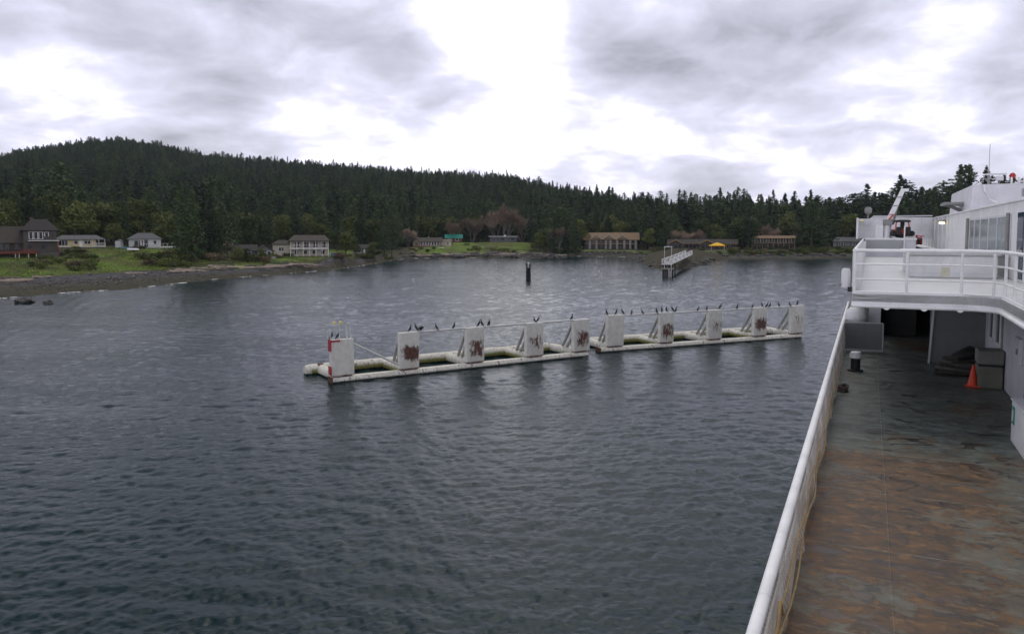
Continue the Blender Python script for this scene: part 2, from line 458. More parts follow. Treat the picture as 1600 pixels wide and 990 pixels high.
me = np_mesh('water', np.stack([WX, WY, WZ], -1).reshape(-1, 3), F)
me.polygons.foreach_set('use_smooth', [True]*len(me.polygons))
t = NT('sea_water')
co1 = t.coord((1.0, 2.0, 1)); co2 = t.coord((1.0, 1.6, 1), (5, 3, 0))
w1 = t.noise(co1, 0.55, 4, 0.6, 0.4); w2 = t.noise(co2, 3.2, 6, 0.65, 0.5); w3 = t.noise(t.coord(), 0.035, 3, 0.5)
w4 = t.noise(t.coord((.5,1.4,1),(3,8,1)), .06, 5, .6, .5); gust = t.math('ADD', 0.42, t.math('ADD', t.math('MULTIPLY', w3, .6), t.math('MULTIPLY', t.ss(w4, .3, .7), .55)))
hgt = t.math('MULTIPLY', t.math('ADD', t.math('MULTIPLY', w1, 0.30), t.math('MULTIPLY', w2, 0.16)), gust)
t.bump(hgt, 1.0, 0.20)
t.b.inputs['IOR'].default_value = 1.333; t.b.inputs['Specular IOR Level'].default_value = 0.24
M_water = t.done(t.mix(w3, (0.002, 0.015, 0.019), (0.003, 0.022, 0.025)), 0.08)
me.materials.append(M_water)
water = bpy.data.objects.new('water', me); COL.objects.link(water); tag(water, kind='structure')
# ------------------------------------------------------------------ trees
def leaf_mat(name, dark, light, rough=0.75):
    t = NT(name); co = t.coord(); n = t.noise(co, 0.5, 4, 0.6); n2 = t.noise(co, 3.5, 2, 0.6)
    f = t.ss(t.math('ADD', t.math('ADD', t.math('MULTIPLY', n, 0.45), t.math('MULTIPLY', n2, 0.25)), t.math('MULTIPLY', t.rnd(), 0.75)), 0.30, 1.10)
    t.b.inputs['Specular IOR Level'].default_value = 0.25
    return t.done(t.mix(f, dark, light), rough)
M_fir = leaf_mat('fir_needles', (0.014, 0.030, 0.015), (0.058, 0.092, 0.032))
M_arb = leaf_mat('broad_leaves', (0.032, 0.050, 0.014), (0.125, 0.145, 0.038))
M_twig = leaf_mat('bare_twigs', (0.16, 0.115, 0.085), (0.34, 0.26, 0.195))
M_shrub = leaf_mat('shrub_leaves', (0.035, 0.052, 0.016), (0.12, 0.14, 0.035))
M_shrubb = leaf_mat('brown_shrub_twigs', (0.07, 0.052, 0.032), (0.17, 0.13, 0.075))
M_bark = plain('bark', (0.075, 0.058, 0.045), 0.9, 0.4, 3, 0.5, 0.05, rnd=True)
M_barkg = plain('pale_bark', (0.20, 0.18, 0.155), 0.9, 0.4, 3, 0.4, 0.05, rnd=True)

def clump_quads(C, size, rg, flat=0.5):      # C: (n,3) centres -> irregular leaf-clump quads facing every way
    n = len(C); a = rg.normal(size=(n,3)); a[:,2] *= flat; a /= np.linalg.norm(a, axis=1)[:,None]
    b = rg.normal(size=(n,3)); b -= (b*a).sum(1)[:,None]*a; b /= np.linalg.norm(b, axis=1)[:,None]
    s1 = size*rg.uniform(0.6, 1.3, (n,1)); s2 = size*rg.uniform(0.3, 0.8, (n,1))
    P = np.stack([C-a*s1, C-b*s2*rg.uniform(0.5,1.2,(n,1)), C+a*s1*rg.uniform(0.6,1.3,(n,1)), C+b*s2], 1)
    return P.reshape(-1,3)
def quads_mesh(name, P, mat):
    me = np_mesh(name, P, np.arange(len(P)).reshape(-1,4)); me.materials.append(mat); return me
def conifer_crown(seed, h=20.0, rad=3.6, start=0.14, shape=0.85, gappy=0.15):
    rg = np.random.default_rng(seed); C = []; z = start*h; top = h
    lean = rg.normal(0, 0.012, 2)
    while z < h*0.985:
        t_ = (z-start*h)/(h-start*h)
        env = rad*(1-t_)**shape*(0.55+0.45*min(1, t_*6+0.35))
        nb = int(rg.integers(5, 9)) if t_ < 0.85 else 4
        for k in range(nb):
            if rg.random() < gappy: continue
            th = rg.uniform(0, 2*math.pi); L = env*rg.uniform(0.6, 1.25)+0.15
            droop = rg.uniform(0.10, 0.34); m = max(2, int(L*2.3))
            for j in range(m):
                f = (j+0.6)/m; rr_ = L*f
                C.append((math.cos(th)*rr_+lean[0]*z+rg.normal(0,.10), math.sin(th)*rr_+lean[1]*z+rg.normal(0,.10), z-droop*rr_+0.10*rr_*f+rg.normal(0,0.12)))
                if rg.random() < 0.8:
                    sw = rg.normal(0, 0.20*L*f+0.08)
                    C.append((math.cos(th)*rr_-math.sin(th)*sw+lean[0]*z, math.sin(th)*rr_+math.cos(th)*sw+lean[1]*z, z-droop*rr_-abs(rg.normal(0,.18))))
        z += rg.uniform(0.45, 0.8)*(1 if t_ < 0.8 else 0.55)
    for q in range(7): C.append((lean[0]*h, lean[1]*h, h*0.96+q*0.14))
    C = np.array(C); out = np.hypot(C[:,0], C[:,1])
    return clump_quads(C, 0.46, rg, 0.35)
def broad_crown(seed, h=11.0, rad=4.6, n=1900, mat_size=0.36):
    rg = np.random.default_rng(seed); C = []
    for q in range(15):
        th = rg.uniform(0, 6.28); rr_ = rad*rg.uniform(0.1, 0.72); c = np.array([math.cos(th)*rr_, math.sin(th)*rr_, h*rg.uniform(0.38, 0.86)])
        r_ = rad*rg.uniform(0.24, 0.46); m = int(n/15)
        d = rg.normal(size=(m,3)); d /= np.linalg.norm(d, axis=1)[:,None]
        C.append(c+d*r_*rg.uniform(0.45, 1.08, (m,1))*np.array([1,1,0.75]))
    return clump_quads(np.concatenate(C), mat_size, rg, 0.8)
def trunk_mb(h, r, seed=0, seg=7):
    rg = random.Random(seed); pts = []; rd = []
    for i in range(7):
        f = i/6; pts.append((rg.gauss(0, .06)*i*0.5, rg.gauss(0, .06)*i*0.5, h*f-0.6*(i == 0))); rd.append(r*(1-f*0.88))
    return MB().loft(pts, rd, seg)
def limb_tree(seed, h, spread, mb, twigs, rg):
    def grow(p, d, L, r, lev):
        q = p+d*L; mb.loft([p, p+d*L*0.5+Vector((rg.gauss(0,.04*L),rg.gauss(0,.04*L),0)), q], [r, r*0.8, r*0.6], 5, closed=False)
        if lev == 0:
            for k in range(11):
                e_ = (d+Vector((rg.gauss(0,.5),rg.gauss(0,.5),rg.gauss(.15,.4)))).normalized()
                s0 = p+d*L*rg.uniform(.2,1.0); twigs.append((s0, s0+e_*rg.uniform(.8,1.8)*h/12))
            return
        for k in range(rg.choice((3,3,4))):
            e_ = (d+Vector((rg.gauss(0,spread),rg.gauss(0,spread),rg.gauss(.12,.2)))).normalized()
            grow(p+d*L*rg.uniform(.6,1.0), e_, L*rg.uniform(.58,.82), r*0.55, lev-1)
    for q in range(5):
        th = q*1.257+rg.uniform(-.4,.4); grow(Vector((math.cos(th)*.25,math.sin(th)*.25,-0.4)), Vector((math.cos(th)*.30,math.sin(th)*.30,1)).normalized(), h*rg.uniform(.26,.34), h*0.014, 3)
def bare_tree(name, label, seed, h):
    rg = random.Random(seed); mb = MB(); tw = []; limb_tree(seed, h, 0.42, mb, tw, rg)
    root = thing(name, label, 'tree'); mb.build('trunk', M_barkg, root, fix=False)
    vs = []; fs = []
    for a, b in tw:
        w = Vector((rg.gauss(0,1),rg.gauss(0,1),rg.gauss(0,.4))).normalized()*0.07; n = len(vs)
        vs += [a-w, a+w, b+w*0.4, b-w*0.4]; fs.append((n,n+1,n+2,n+3))
    m = MB(); m.add(vs, fs); m.build('crown', M_twig, root, fix=False)
    return reg(root)

FIR = []; FIR_CROWN = []
for i, (h, r_, st, shp, gp) in enumerate([(20,3.9,.10,.85,.12),(20,3.1,.16,.75,.2),(20,4.9,.20,.50,.34),(20,3.6,.06,.95,.08),(20,4.6,.26,.40,.42),(20,3.0,.12,.8,.15)]):
    root = thing('fir_tree', 'dark green fir tree', 'tree')
    trunk_mb(h*0.97, 0.30, i).build('trunk', M_bark, root, fix=False)
    me = quads_mesh('crown', conifer_crown(50+i, h, r_, st, shp, gp), M_fir)
    c = bpy.data.objects.new('crown', me); COL.objects.link(c); c.parent = root
    FIR.append(reg(root)); FIR_CROWN.append(c)
ARB = []
for i in range(3):
    root = thing('broadleaf_tree', 'olive green rounded evergreen tree', 'tree')
    mb = trunk_mb(7.5, 0.28, 20+i); rg = random.Random(i)
    for k in range(5):
        th = rg.uniform(0, 6.28); mb.loft([(0,0,2.5+k*.6), (math.cos(th)*1.2, math.sin(th)*1.2, 4.2+k*.6), (math.cos(th)*2.6, math.sin(th)*2.6, 6.2+k*.5)], [.14,.1,.04], 5)
    mb.build('trunk', M_bark, root, fix=False)
    c = bpy.data.objects.new('crown', quads_mesh('crown', broad_crown(80+i), M_arb)); COL.objects.link(c); c.parent = root
    ARB.append(reg(root))
BARE = [bare_tree('bare_tree', 'leafless grey brown tree', 31+i, 12.0) for i in range(3)]
SHR = []
for i, m_ in enumerate((M_shrub, M_shrub, M_shrubb)):
    rg = np.random.default_rng(200+i); C = []
    for q in range(7):
        c = np.array([rg.normal(0,.55), rg.normal(0,.45), rg.uniform(.35,.95)]); d = rg.normal(size=(70,3)); d /= np.linalg.norm(d, axis=1)[:,None]
        C.append(c+d*rg.uniform(.3,.6)*rg.uniform(.4,1.1,(70,1)))
    P = clump_quads(np.concatenate(C), 0.16, rg, 0.9); P[:,2] = np.maximum(P[:,2], -0.2)
    o = bpy.data.objects.new('shrub', quads_mesh('shrub', P, m_)); COL.objects.link(o); tag(o, 'low shrub', 'shrub'); SHR.append(o)

BARES = [(792,431),(738,432),(1062,375),(816,434),(872,378),(1212,384),(1243,380),(1088,378),(1193,386),(774,436),(638,374)]
kT = K([(-300,95),(0,92),(85,96),(165,98),(195,92),(255,78),(272,40),(350,34),(362,62),(430,60),(440,62),(515,58),(528,30),(640,26),(648,62),(700,80),(722,92),(822,92),(834,14),(905,14),
        (914,42),(998,44),(1003,18),(1038,22),(1050,52),(1148,52),(1156,26),(1170,30),(1180,40),(1240,40),(1246,16),(1292,16),(1300,44),(1340,44),(1360,18),(1800,18)])
hx = {k: (SITES[k][0], SITES[k][2]) for k in SITES}
HALF = dict(brown=48, yellow=40, white=38, hedge=34, cream=48, hidden=20, bung=28, green=15, low=24, motel=46, rest=58, lodge=36, grey=36, canopy=18, shed=12)
def blocked(px, Y):
    for bx_, by_ in BARES:
        if abs(px-bx_) < 14 and Y < by_+2: return True
    for k, (cx, cy) in hx.items():
        if abs(px-cx) < HALF[k]*0.97 and Y < cy+9: return True
    return False
ZONES = [(-1e9,88,'behind the big brown shingled house'),(88,176,'behind the yellow bungalow'),(176,268,'behind the white cottage with the deck'),
         (268,362,'in the dark grove right of the white cottage'),(362,432,'behind the hedged grey cottage'),(432,520,'behind the cream balcony house'),
         (520,642,'on the low point right of the cream balcony house'),(642,726,'behind the brown bungalow and the green roof'),(726,830,'behind the open lawn and flat white roof'),
         (830,912,'in the dark clump left of the motel'),(912,1002,'behind the orange roofed motel'),(1002,1160,'behind the long low restaurant'),
         (1160,1248,'behind the two storey lodge'),(1248,1345,'on the shore between lodge and ferry'),(1345,1e9,'on the hill above the ferry deck')]
def zone(px):
    for a, b, s in ZONES:
        if a <= px < b: return s
pts = []
tr = np.random.default_rng(21)
def scatter(p0, p1, r0, r1, step):
    out = []; r = r0
    while r < r1:
        da = step/r; a0, a1 = math.atan((p0-800)/FPX), math.atan((p1-800)/FPX)
        for a in np.arange(a0, a1, da): out.append((a+tr.uniform(-.48,.48)*da, r+tr.uniform(-.48,.48)*step))
        r += step
    o = np.array(out); return np.sin(o[:,0])*o[:,1], np.cos(o[:,0])*o[:,1]
X1, Y1 = scatter(-350, 1900, 150, 520, 6.2); X2, Y2 = scatter(-350, 1900, 520, 1420, 6.6)
TX, TY = np.concatenate([X1, X2]), np.concatenate([Y1, Y2])
TS = sdist(TX, TY); TP = pxof(TX, TY)
ok = (TS > kT(TP)+tr.normal(0, 4, len(TS))) & (TY < RIDGE_R(TP)*1.12+25) & ~((TP > 985) & (TP < 1150) & (TY < 345))
TX, TY, TP, TS = TX[ok], TY[ok], TP[ok], TS[ok]
ok = np.array([not blocked(p, y) for p, y in zip(TP, TY)]); TX, TY, TP, TS = TX[ok], TY[ok], TP[ok], TS[ok]
TZ = land(TX, TY)
hs = tr.normal(1.0, 0.25, len(TX)).clip(0.5, 1.5)
near = TS-kT(TP) < 30
hs = np.where(near, hs*tr.uniform(0.5, 1.0, len(TX)), hs*np.where((TY > 620) & (TP < 1250), 0.58, 0.82))
hs = np.where(TP > 1340, hs*1.12, hs); hs = np.where((TP > 960) & (TP < 1260) & (TY > 480), hs*.85, hs)
order = np.lexsort((TY,))
edge = TS-kT(TP)
cand = [i for i in np.argsort(edge+0.06*TY) if -15 < TP[i] < 1615]
n_fir = n_arb = 0; used_i = set()
for i in cand:
    px = TP[i]; e_ = edge[i]
    u = random.random()
    broad = e_ < 80 and u < (0.46 if (px < 640 or px > 1000) else 0.30) and n_arb < 165
    if broad:
        n_arb += 1; pr = random.choice(ARB); s_ = random.uniform(0.7, 1.55)
        dup(pr, (TX[i], TY[i], TZ[i]), random.uniform(0, 6.28), (s_, s_, s_*random.uniform(.85, 1.15)), 'olive green rounded evergreen tree ' + zone(px), 'broadleaf evergreens along the wood edge')
    else:
        if n_fir >= 292: continue
        n_fir += 1; pr = random.choice(FIR); s_ = hs[i]
        dup(pr, (TX[i], TY[i], TZ[i]), random.uniform(0, 6.28), (s_*random.uniform(.85,1.2), s_*random.uniform(.85,1.2), s_), 'dark green fir tree ' + zone(px), 'fir trees at the front of the wood')
    used_i.add(i)
# the six prototype firs, three broadleaf and three bare trees take real places too
def settle(root, px, Y, label, sc=1.0, group=None):
    P = A(px, 380, Y); root.location = (P.x, P.y, G(P.x, P.y)); root.scale = (sc, sc, sc); root['label'] = label
    if group: root['group'] = group
FG = 'fir trees at the front of the wood'
for r_, (px, Y, s_, lb) in zip(FIR, [(302, 213, .98, 'tall dark fir standing nearest the beach right of the white cottage'), (331, 222, .86, 'second fir in the dark grove, close beside the tall nearest one'),
        (612, 318, .92, 'dark fir at the tip of the low point left of the brown bungalow'), (866, 352, .80, 'dense fir nearest the water in the clump left of the motel'),
        (1268, 350, 1.05, 'broad dark fir by the shore between the lodge and the grey roofed house'), (757, 436, 1.0, 'tall fir standing alone between two bare trees behind the lawn')]):
    settle(r_, px, Y, lb, s_, FG)
AG = 'broadleaf evergreens along the wood edge'
for r_, (px, Y, s_, lb) in zip(ARB, [(1015, 372, .95, 'pale olive round tree just right of the motel'), (843, 356, .9, 'rounded green tree at the right end of the lawn'), (540, 262, .8, 'olive tree right beside the cream balcony house')]):
    settle(r_, px, Y, lb, s_, AG)
BG = 'bare winter trees along the shore'
BSPOT = [(792, 431, 2.0, 'largest bare pale tree behind the flat white roofed house'), (738, 432, 1.55, 'bare grey brown tree left of the lone fir behind the lawn'), (1062, 375, 1.0, 'bare reddish brown tree behind the left gable of the restaurant')]
for r_, (px, Y, s_, lb) in zip(BARE, BSPOT): settle(r_, px, Y, lb, s_, BG)
for (px, Y, s_, lb) in [(372, 214, .42, 'small bushy tree before the left end of the hedged grey cottage'), (384, 216, .36, 'rounded small tree before the door of the hedged grey cottage'), (408, 218, .34, 'rounded small tree before the gable of the hedged grey cottage'), (556, 280, .5, 'bushy tree before the left of the half hidden cottage'), (580, 281, .55, 'bushy tree before the right of the half hidden cottage'), (180, 262, .8, 'round tree between the yellow bungalow and the white shed'), (198, 250, .5, 'bushy tree between the white shed and the white cottage')]:
    pr = random.choice(ARB); P = A(px, 380, Y); dup(pr, (P.x, P.y, G(P.x, P.y)), random.uniform(0, 6.28), (s_, s_, s_*.9), lb, AG)
for (px, Y, s_, lb) in [(638, 374, 1.0, 'bare tree beside the left end of the brown bungalow'), (816, 434, 1.7, 'bare pale tree right of the largest one behind the lawn'), (872, 378, 1.15, 'bare tree showing above the dark clump left of the motel'),
        (1212, 384, 1.0, 'bare orange brown tree rising behind the two storey lodge'), (1243, 380, .95, 'bare tree at the right end of the two storey lodge'), (1088, 378, 1.0, 'bare tree above the middle of the restaurant roof'), (1193, 386, 1.15, 'taller bare tree behind the left half of the lodge'),
        (774, 436, 1.8, 'bare pale tree between the lone fir and the largest bare tree'), (352, 232, .55, 'small bare tree at the edge of the grove left of the hedged cottage'), (706, 404, 1.1, 'bare tree behind the bright green roof')]:
    pr = random.choice(BARE); P = A(px, 380, Y); dup(pr, (P.x, P.y, G(P.x, P.y)), random.uniform(0, 6.28), (s_, s_, s_), lb, BG)
for (px, Y, s_, lb) in [(290, 214, .72, 'fir at the left edge of the dark grove beside the white cottage'), (318, 228, 1.05, 'tall fir between the two nearest firs of the dark grove'), (346, 224, .8, 'fir at the right edge of the dark grove'), (600, 306, .6, 'small fir on the low point beside the hidden cottage'),
        (850, 358, .8, 'fir at the left of the dark clump by the motel'), (884, 356, .74, 'shorter fir in the dark clump by the motel'), (900, 362, .78, 'fir touching the left end of the motel'), (1254, 356, .95, 'fir left of the broad dark fir by the lodge'), (1284, 352, .95, 'fir right of the broad dark fir by the lodge'), (1246, 372, .5, 'small round topped fir at the right end of the lodge')]:
    pr = random.choice(FIR[:4]); P = A(px, 380, Y); dup(pr, (P.x, P.y, G(P.x, P.y)), random.uniform(0, 6.28), (s_*1.15, s_*1.15, s_), lb, FG)

# the rest of the wooded hill: one mass of trees
rest = [i for i in range(len(TX)) if i not in used_i]
me = bpy.data.meshes.new('forest'); me.vertices.add(len(rest))
me.vertices.foreach_set('co', np.stack([TX[rest], TY[rest], TZ[rest]-0.3], -1).astype(np.float32).ravel())
at = me.attributes.new('tree_wide', 'FLOAT', 'POINT'); at.data.foreach_set('value', np.where(TP[rest] > 1235, 1.45, 1.0).astype(np.float32))
at = me.attributes.new('tree_scale', 'FLOAT', 'POINT'); at.data.foreach_set('value', hs[rest].astype(np.float32))
forest = bpy.data.objects.new('forest', me); COL.objects.link(forest)
tag(forest, 'dense dark conifer forest covering the long hill behind the shore', 'forest', kind='stuff')
gt = bpy.data.node_groups.new('forest_nodes', 'GeometryNodeTree')
gt.interface.new_socket('Geometry', in_out='INPUT', socket_type='NodeSocketGeometry'); gt.interface.new_socket('Geometry', in_out='OUTPUT', socket_type='NodeSocketGeometry')
def GN(t_, **kw):
    n = gt.nodes.new(t_)
    for k, v in kw.items(): setattr(n, k, v)
    return n
gi, go = GN('NodeGroupInput'), GN('NodeGroupOutput')
jn = GN('GeometryNodeJoinGeometry')
ARB_CROWN = [c for c in bpy.data.objects if c.parent in (ARB[0], ARB[1]) and c.name.startswith('crown')]
for c in FIR_CROWN+ARB_CROWN:
    oi = GN('GeometryNodeObjectInfo'); oi.inputs['Object'].default_value = c; oi.inputs['As Instance'].default_value = True
    gt.links.new(oi.outputs['Geometry'], jn.inputs[0])
iop = GN('GeometryNodeInstanceOnPoints'); iop.inputs['Pick Instance'].default_value = True
gt.links.new(gi.outputs[0], iop.inputs['Points']); gt.links.new(jn.outputs[0], iop.inputs['Instance'])
rvi = GN('FunctionNodeRandomValue', data_type='INT'); rvi.inputs[4].default_value = 0; rvi.inputs[5].default_value = 7
gt.links.new(rvi.outputs[2], iop.inputs['Instance Index'])
rvz = GN('FunctionNodeRandomValue', data_type='FLOAT_VECTOR'); rvz.inputs[0].default_value = (-.03,-.03,0); rvz.inputs[1].default_value = (.03,.03,6.28)
gt.links.new(rvz.outputs[0], iop.inputs['Rotation'])
na_ = GN('GeometryNodeInputNamedAttribute', data_type='FLOAT'); na_.inputs[0].default_value = 'tree_scale'
rvs = GN('FunctionNodeRandomValue', data_type='FLOAT_VECTOR'); rvs.inputs[0].default_value = (1.0,1.0,.82); rvs.inputs[1].default_value = (1.6,1.6,1.12)
vm = GN('ShaderNodeVectorMath', operation='SCALE'); gt.links.new(rvs.outputs[0], vm.inputs[0]); gt.links.new(na_.outputs[0], vm.inputs['Scale'])
nw_ = GN('GeometryNodeInputNamedAttribute', data_type='FLOAT'); nw_.inputs[0].default_value = 'tree_wide'
cx_ = GN('ShaderNodeCombineXYZ'); cx_.inputs[2].default_value = 1.0; gt.links.new(nw_.outputs[0], cx_.inputs[0]); gt.links.new(nw_.outputs[0], cx_.inputs[1])
vw_ = GN('ShaderNodeVectorMath', operation='MULTIPLY'); gt.links.new(vm.outputs[0], vw_.inputs[0]); gt.links.new(cx_.outputs[0], vw_.inputs[1])
gt.links.new(vw_.outputs[0], iop.inputs['Scale']); gt.links.new(iop.outputs[0], go.inputs[0])
mod = forest.modifiers.new('forest', 'NODES'); mod.node_group = gt
# ------------------------------------------------------------------ houses on the shore
M_glass = plain('dark_window_glass', (0.012, 0.014, 0.017), 0.08, 0.2, 1, 0)
M_trimw = plain('white_trim_paint', (0.70, 0.69, 0.66), 0.6, 0.12, 2, 0.05)
M_wbrown = boards('brown_shingle_wall', (0.060, 0.047, 0.037), 2, 0.22)
M_wgreyb = boards('grey_brown_siding', (0.095, 0.085, 0.078), 2, 0.22)
M_wyel = boards('yellow_siding', (0.56, 0.47, 0.25), 2, 0.2, var=.12)
M_wwhite = boards('white_siding', (0.60, 0.60, 0.60), 2, 0.2, var=.12)
M_wgrey = boards('grey_siding', (0.15, 0.15, 0.152), 2, 0.2)
M_wcream = boards('cream_siding', (0.50, 0.45, 0.37), 2, 0.2, var=.12)
M_wtan = boards('tan_siding', (0.30, 0.23, 0.16), 2, 0.22)
M_wlilac = boards('grey_block_wall', (0.17, 0.165, 0.19), 2, 0.3)
M_rbrown = boards('brown_roof_shingles', (0.060, 0.050, 0.042), 1, 0.3)
M_rdark = boards('dark_roof_shingles', (0.036, 0.032, 0.030), 1, 0.3)
M_rgrey = boards('grey_roof_shingles', (0.115, 0.115, 0.122), 1, 0.3, var=.2)
M_rorange = boards('orange_brown_roof', (0.22, 0.145, 0.085), 1, 0.35, var=.25)
M_rgreen = boards('green_metal_roof', (0.025, 0.20, 0.15), 0, 0.45, var=.15)
M_rwhite = plain('white_flat_roofing', (0.62, 0.63, 0.66), 0.6, 0.1)
M_redwood = boards('red_brown_deck_boards', (0.17, 0.052, 0.034), 0, 0.15)
M_wood = boards('weathered_wood', (0.19, 0.16, 0.125), 0, 0.15)
M_brick = boards('chimney_brick', (0.20, 0.11, 0.08), 2, 0.1)
M_concrete = plain('concrete', (0.30, 0.29, 0.27), 0.9, 0.3, 1.2)
M_yellowc = plain('yellow_canvas', (0.80, 0.46, 0.02), 0.8, 0.12, 1.5, 0.05)
M_plinth = plain('house_foundation', (0.11, 0.105, 0.10), 0.9, 0.3)

def site(k, name, label, cat='house', turn=0.0):
    P = SITE[k]; t_ = thing(name, label, cat, P, -math.atan2(P.x, P.y)+R(turn)); return t_, P.y/FPX   # metres per photograph pixel there
def walls(root, mat, x0, x1, y0, y1, z0, z1, name='wall'):
    o = MB().boxb(x0, x1, y0, y1, z0, z1).build(name, mat, root); return o
def plinth(root, x0, x1, y0, y1, z1=0.35):
    MB().boxb(x0-.08, x1+.08, y0-.08, y1+.08, -2.5, z1).build('foundation', M_plinth, root)
def roof_gable(root, mat, x0, x1, y0, y1, z, rise, axis='x', oh=0.45, th=0.16, name='roof', parent=None):
    mb = MB()
    if axis == 'x':
        ym = (y0+y1)/2; sl = rise/((y1-y0)/2); zo = z-oh*sl
        poly = [(y0-oh, zo), (ym, z+rise), (y1+oh, zo), (y1+oh, zo-th), (ym, z+rise-th), (y0-oh, zo-th)]
        mb.prism(poly, 'x', x0-oh, x1+oh)
    else:
        xm = (x0+x1)/2; sl = rise/((x1-x0)/2); zo = z-oh*sl
        poly = [(x0-oh, zo), (xm, z+rise), (x1+oh, zo), (x1+oh, zo-th), (xm, z+rise-th), (x0-oh, zo-th)]
        mb.prism(poly, 'y', y0-oh, y1+oh)
    return mb.build(name, mat, parent or root)
def gable_wall(root, mat, x0, x1, y0, y1, z, rise, axis='x'):
    mb = MB(); th = 0.17
    if axis == 'x': mb.prism([(y0, z), ((y0+y1)/2, z+rise-th), (y1, z)], 'x', x0, x1)
    else: mb.prism([(x0, z), ((x0+x1)/2, z+rise-th), (x1, z)], 'y', y0, y1)
    return mb.build('gable', mat, root)
def roof_hip(root, mat, x0, x1, y0, y1, z, rise, oh=0.5, ridge=None, th=0.15):
    x0 -= oh; x1 += oh; y0 -= oh; y1 += oh; ym = (y0+y1)/2; ins = ridge if ridge is not None else (y1-y0)/2
    vs = [(x0,y0,z),(x1,y0,z),(x1,y1,z),(x0,y1,z),(x0+ins,ym,z+rise),(x1-ins,ym,z+rise),(x0,y0,z-th),(x1,y0,z-th),(x1,y1,z-th),(x0,y1,z-th)]
    fs = [(0,1,5,4),(1,2,5),(2,3,4,5),(3,0,4),(0,6,7,1),(1,7,8,2),(2,8,9,3),(3,9,6,0),(9,8,7,6)]
    return MB().add(vs, fs).build('roof', mat, root)
def win(root, x, z, w, h, y, frame=None, mull=1, fr=0.09):      # window on a front wall at y: frame with one pane mesh
    mb = MB(); mb.boxb(x-w/2-fr, x+w/2+fr, y-.06, y+.05, z-fr, z); mb.boxb(x-w/2-fr, x+w/2+fr, y-.06, y+.05, z+h, z+h+fr)
    for k in range(mull+1):
        xx = x-w/2+w*k/mull; mb.boxb(xx-fr/2-(fr/2 if k == 0 else 0), xx+fr/2+(fr/2 if k == mull else 0), y-.055, y+.045, z, z+h)
    f = mb.build('window', frame or M_trimw, root)
    MB().boxb(x-w/2, x+w/2, y-.02, y+.02, z, z+h).build('pane', M_glass, f); return f
def door(root, x, w, h, y, z=0.35, mat=None):
    d = MB().boxb(x-w/2, x+w/2, y-.07, y+.03, z, z+h).build('door', mat or M_trimw, root)
    MB().boxb(x+w*.32, x+w*.42, y-.12, y-.07, z+h*.45, z+h*.5).build('handle', M_glass, d)
def railing(root, x0, x1, y, z, h=1.0, step=1.4, mat=None, bal=0.0, y1=None):
    m = mat or M_trimw; mb = MB(); n = max(1, round((x1-x0)/step))
    for k in range(n+1):
        xx = x0+(x1-x0)*k/n; mb.boxb(xx-.05, xx+.05, y-.05, y+.05, z, z+h)
    mb.boxb(x0, x1, y-.06, y+.06, z+h, z+h+.09); mb.boxb(x0, x1, y-.03, y+.03, z+.12, z+.2)
    if bal:
        for k in range(int((x1-x0)/bal)):
            xx = x0+bal*(k+.5); mb.boxb(xx-.025, xx+.025, y-.02, y+.02, z+.2, z+h)
    return mb.build('railing', m, root)
def posts(root, xs, y, z0, z1, r=0.08, mat=None, name='post'):
    for x in xs: MB().boxb(x-r, x+r, y-r, y+r, z0, z1).build(name, mat or M_trimw, root)
def slab(root, name, mat, x0, x1, y0, y1, z0, z1): return MB().boxb(x0, x1, y0, y1, z0, z1).build(name, mat, root)
def chimney(roof, x, y, z0, z1, w=0.6, mat=None): return MB().boxb(x-w/2, x+w/2, y-w/2, y+w/2, z0, z1).boxb(x-w/2-.06, x+w/2+.06, y-w/2-.06, y+w/2+.06, z1, z1+.1).build('chimney', mat or M_brick, roof)

# big brown shingled house with a red deck
h, m = site('brown', 'shingled_house', 'big dark brown shingled house with a balcony and a red brown deck on posts')
plinth(h, -7, 7, 0, 9, .2)
walls(h, M_wgreyb, -0.8, 6.6, 0, 8.5, .2, 5.9)
walls(h, M_wbrown, -9.5, -0.8, .8, 8.5, .2, 3.4)
r_ = roof_hip(h, M_rdark, -0.9, 6.7, 0, 8.5, 5.95, 2.9, .6, 2.6); chimney(r_, 1.2, 5, 7.5, 9.2, .7)
roof_gable(h, M_rbrown, -9.6, -0.6, .8, 8.5, 3.45, 3.5, 'x', .7)
for x in (0.9, 2.0, 3.1): win(h, x, 3.75, .8, 1.75, 0)
win(h, 4.4, 4.4, .8, 1.0, 0); win(h, 5.7, 4.2, .7, 1.0, 0, M_wgreyb)
for x in (0.6, 3.6): win(h, x, 1.2, 1.0, 1.1, 0, M_wgreyb)
for x in (-5.6, -4.4, -2.2): win(h, x, 1.0, .85, 1.5, .8, M_wgreyb)
slab(h, 'balcony', M_trimw, 0.2, 7.2, -1.5, 0, 3.2, 3.36); railing(h, 1.0, 7.1, -1.42, 3.36, .95, 1.5, M_wgreyb)
posts(h, (6.9,), -1.35, -1, 3.2, .09, M_redwood)
slab(h, 'side_panel', M_redwood, 6.6, 6.8, 0.2, 2.0, 0.2, 3.1)
slab(h, 'deck', M_redwood, -9.6, 2.2, -3.4, -.2, .05, .55)
railing(h, -1.4, 2.1, -3.35, .55, .8, 1.2, M_redwood, .16); posts(h, (-6.2, -2.6, -1.8, 0.2, 1.9), -3.2, -2.2, .05, .11, M_wcream, 'deck_post')
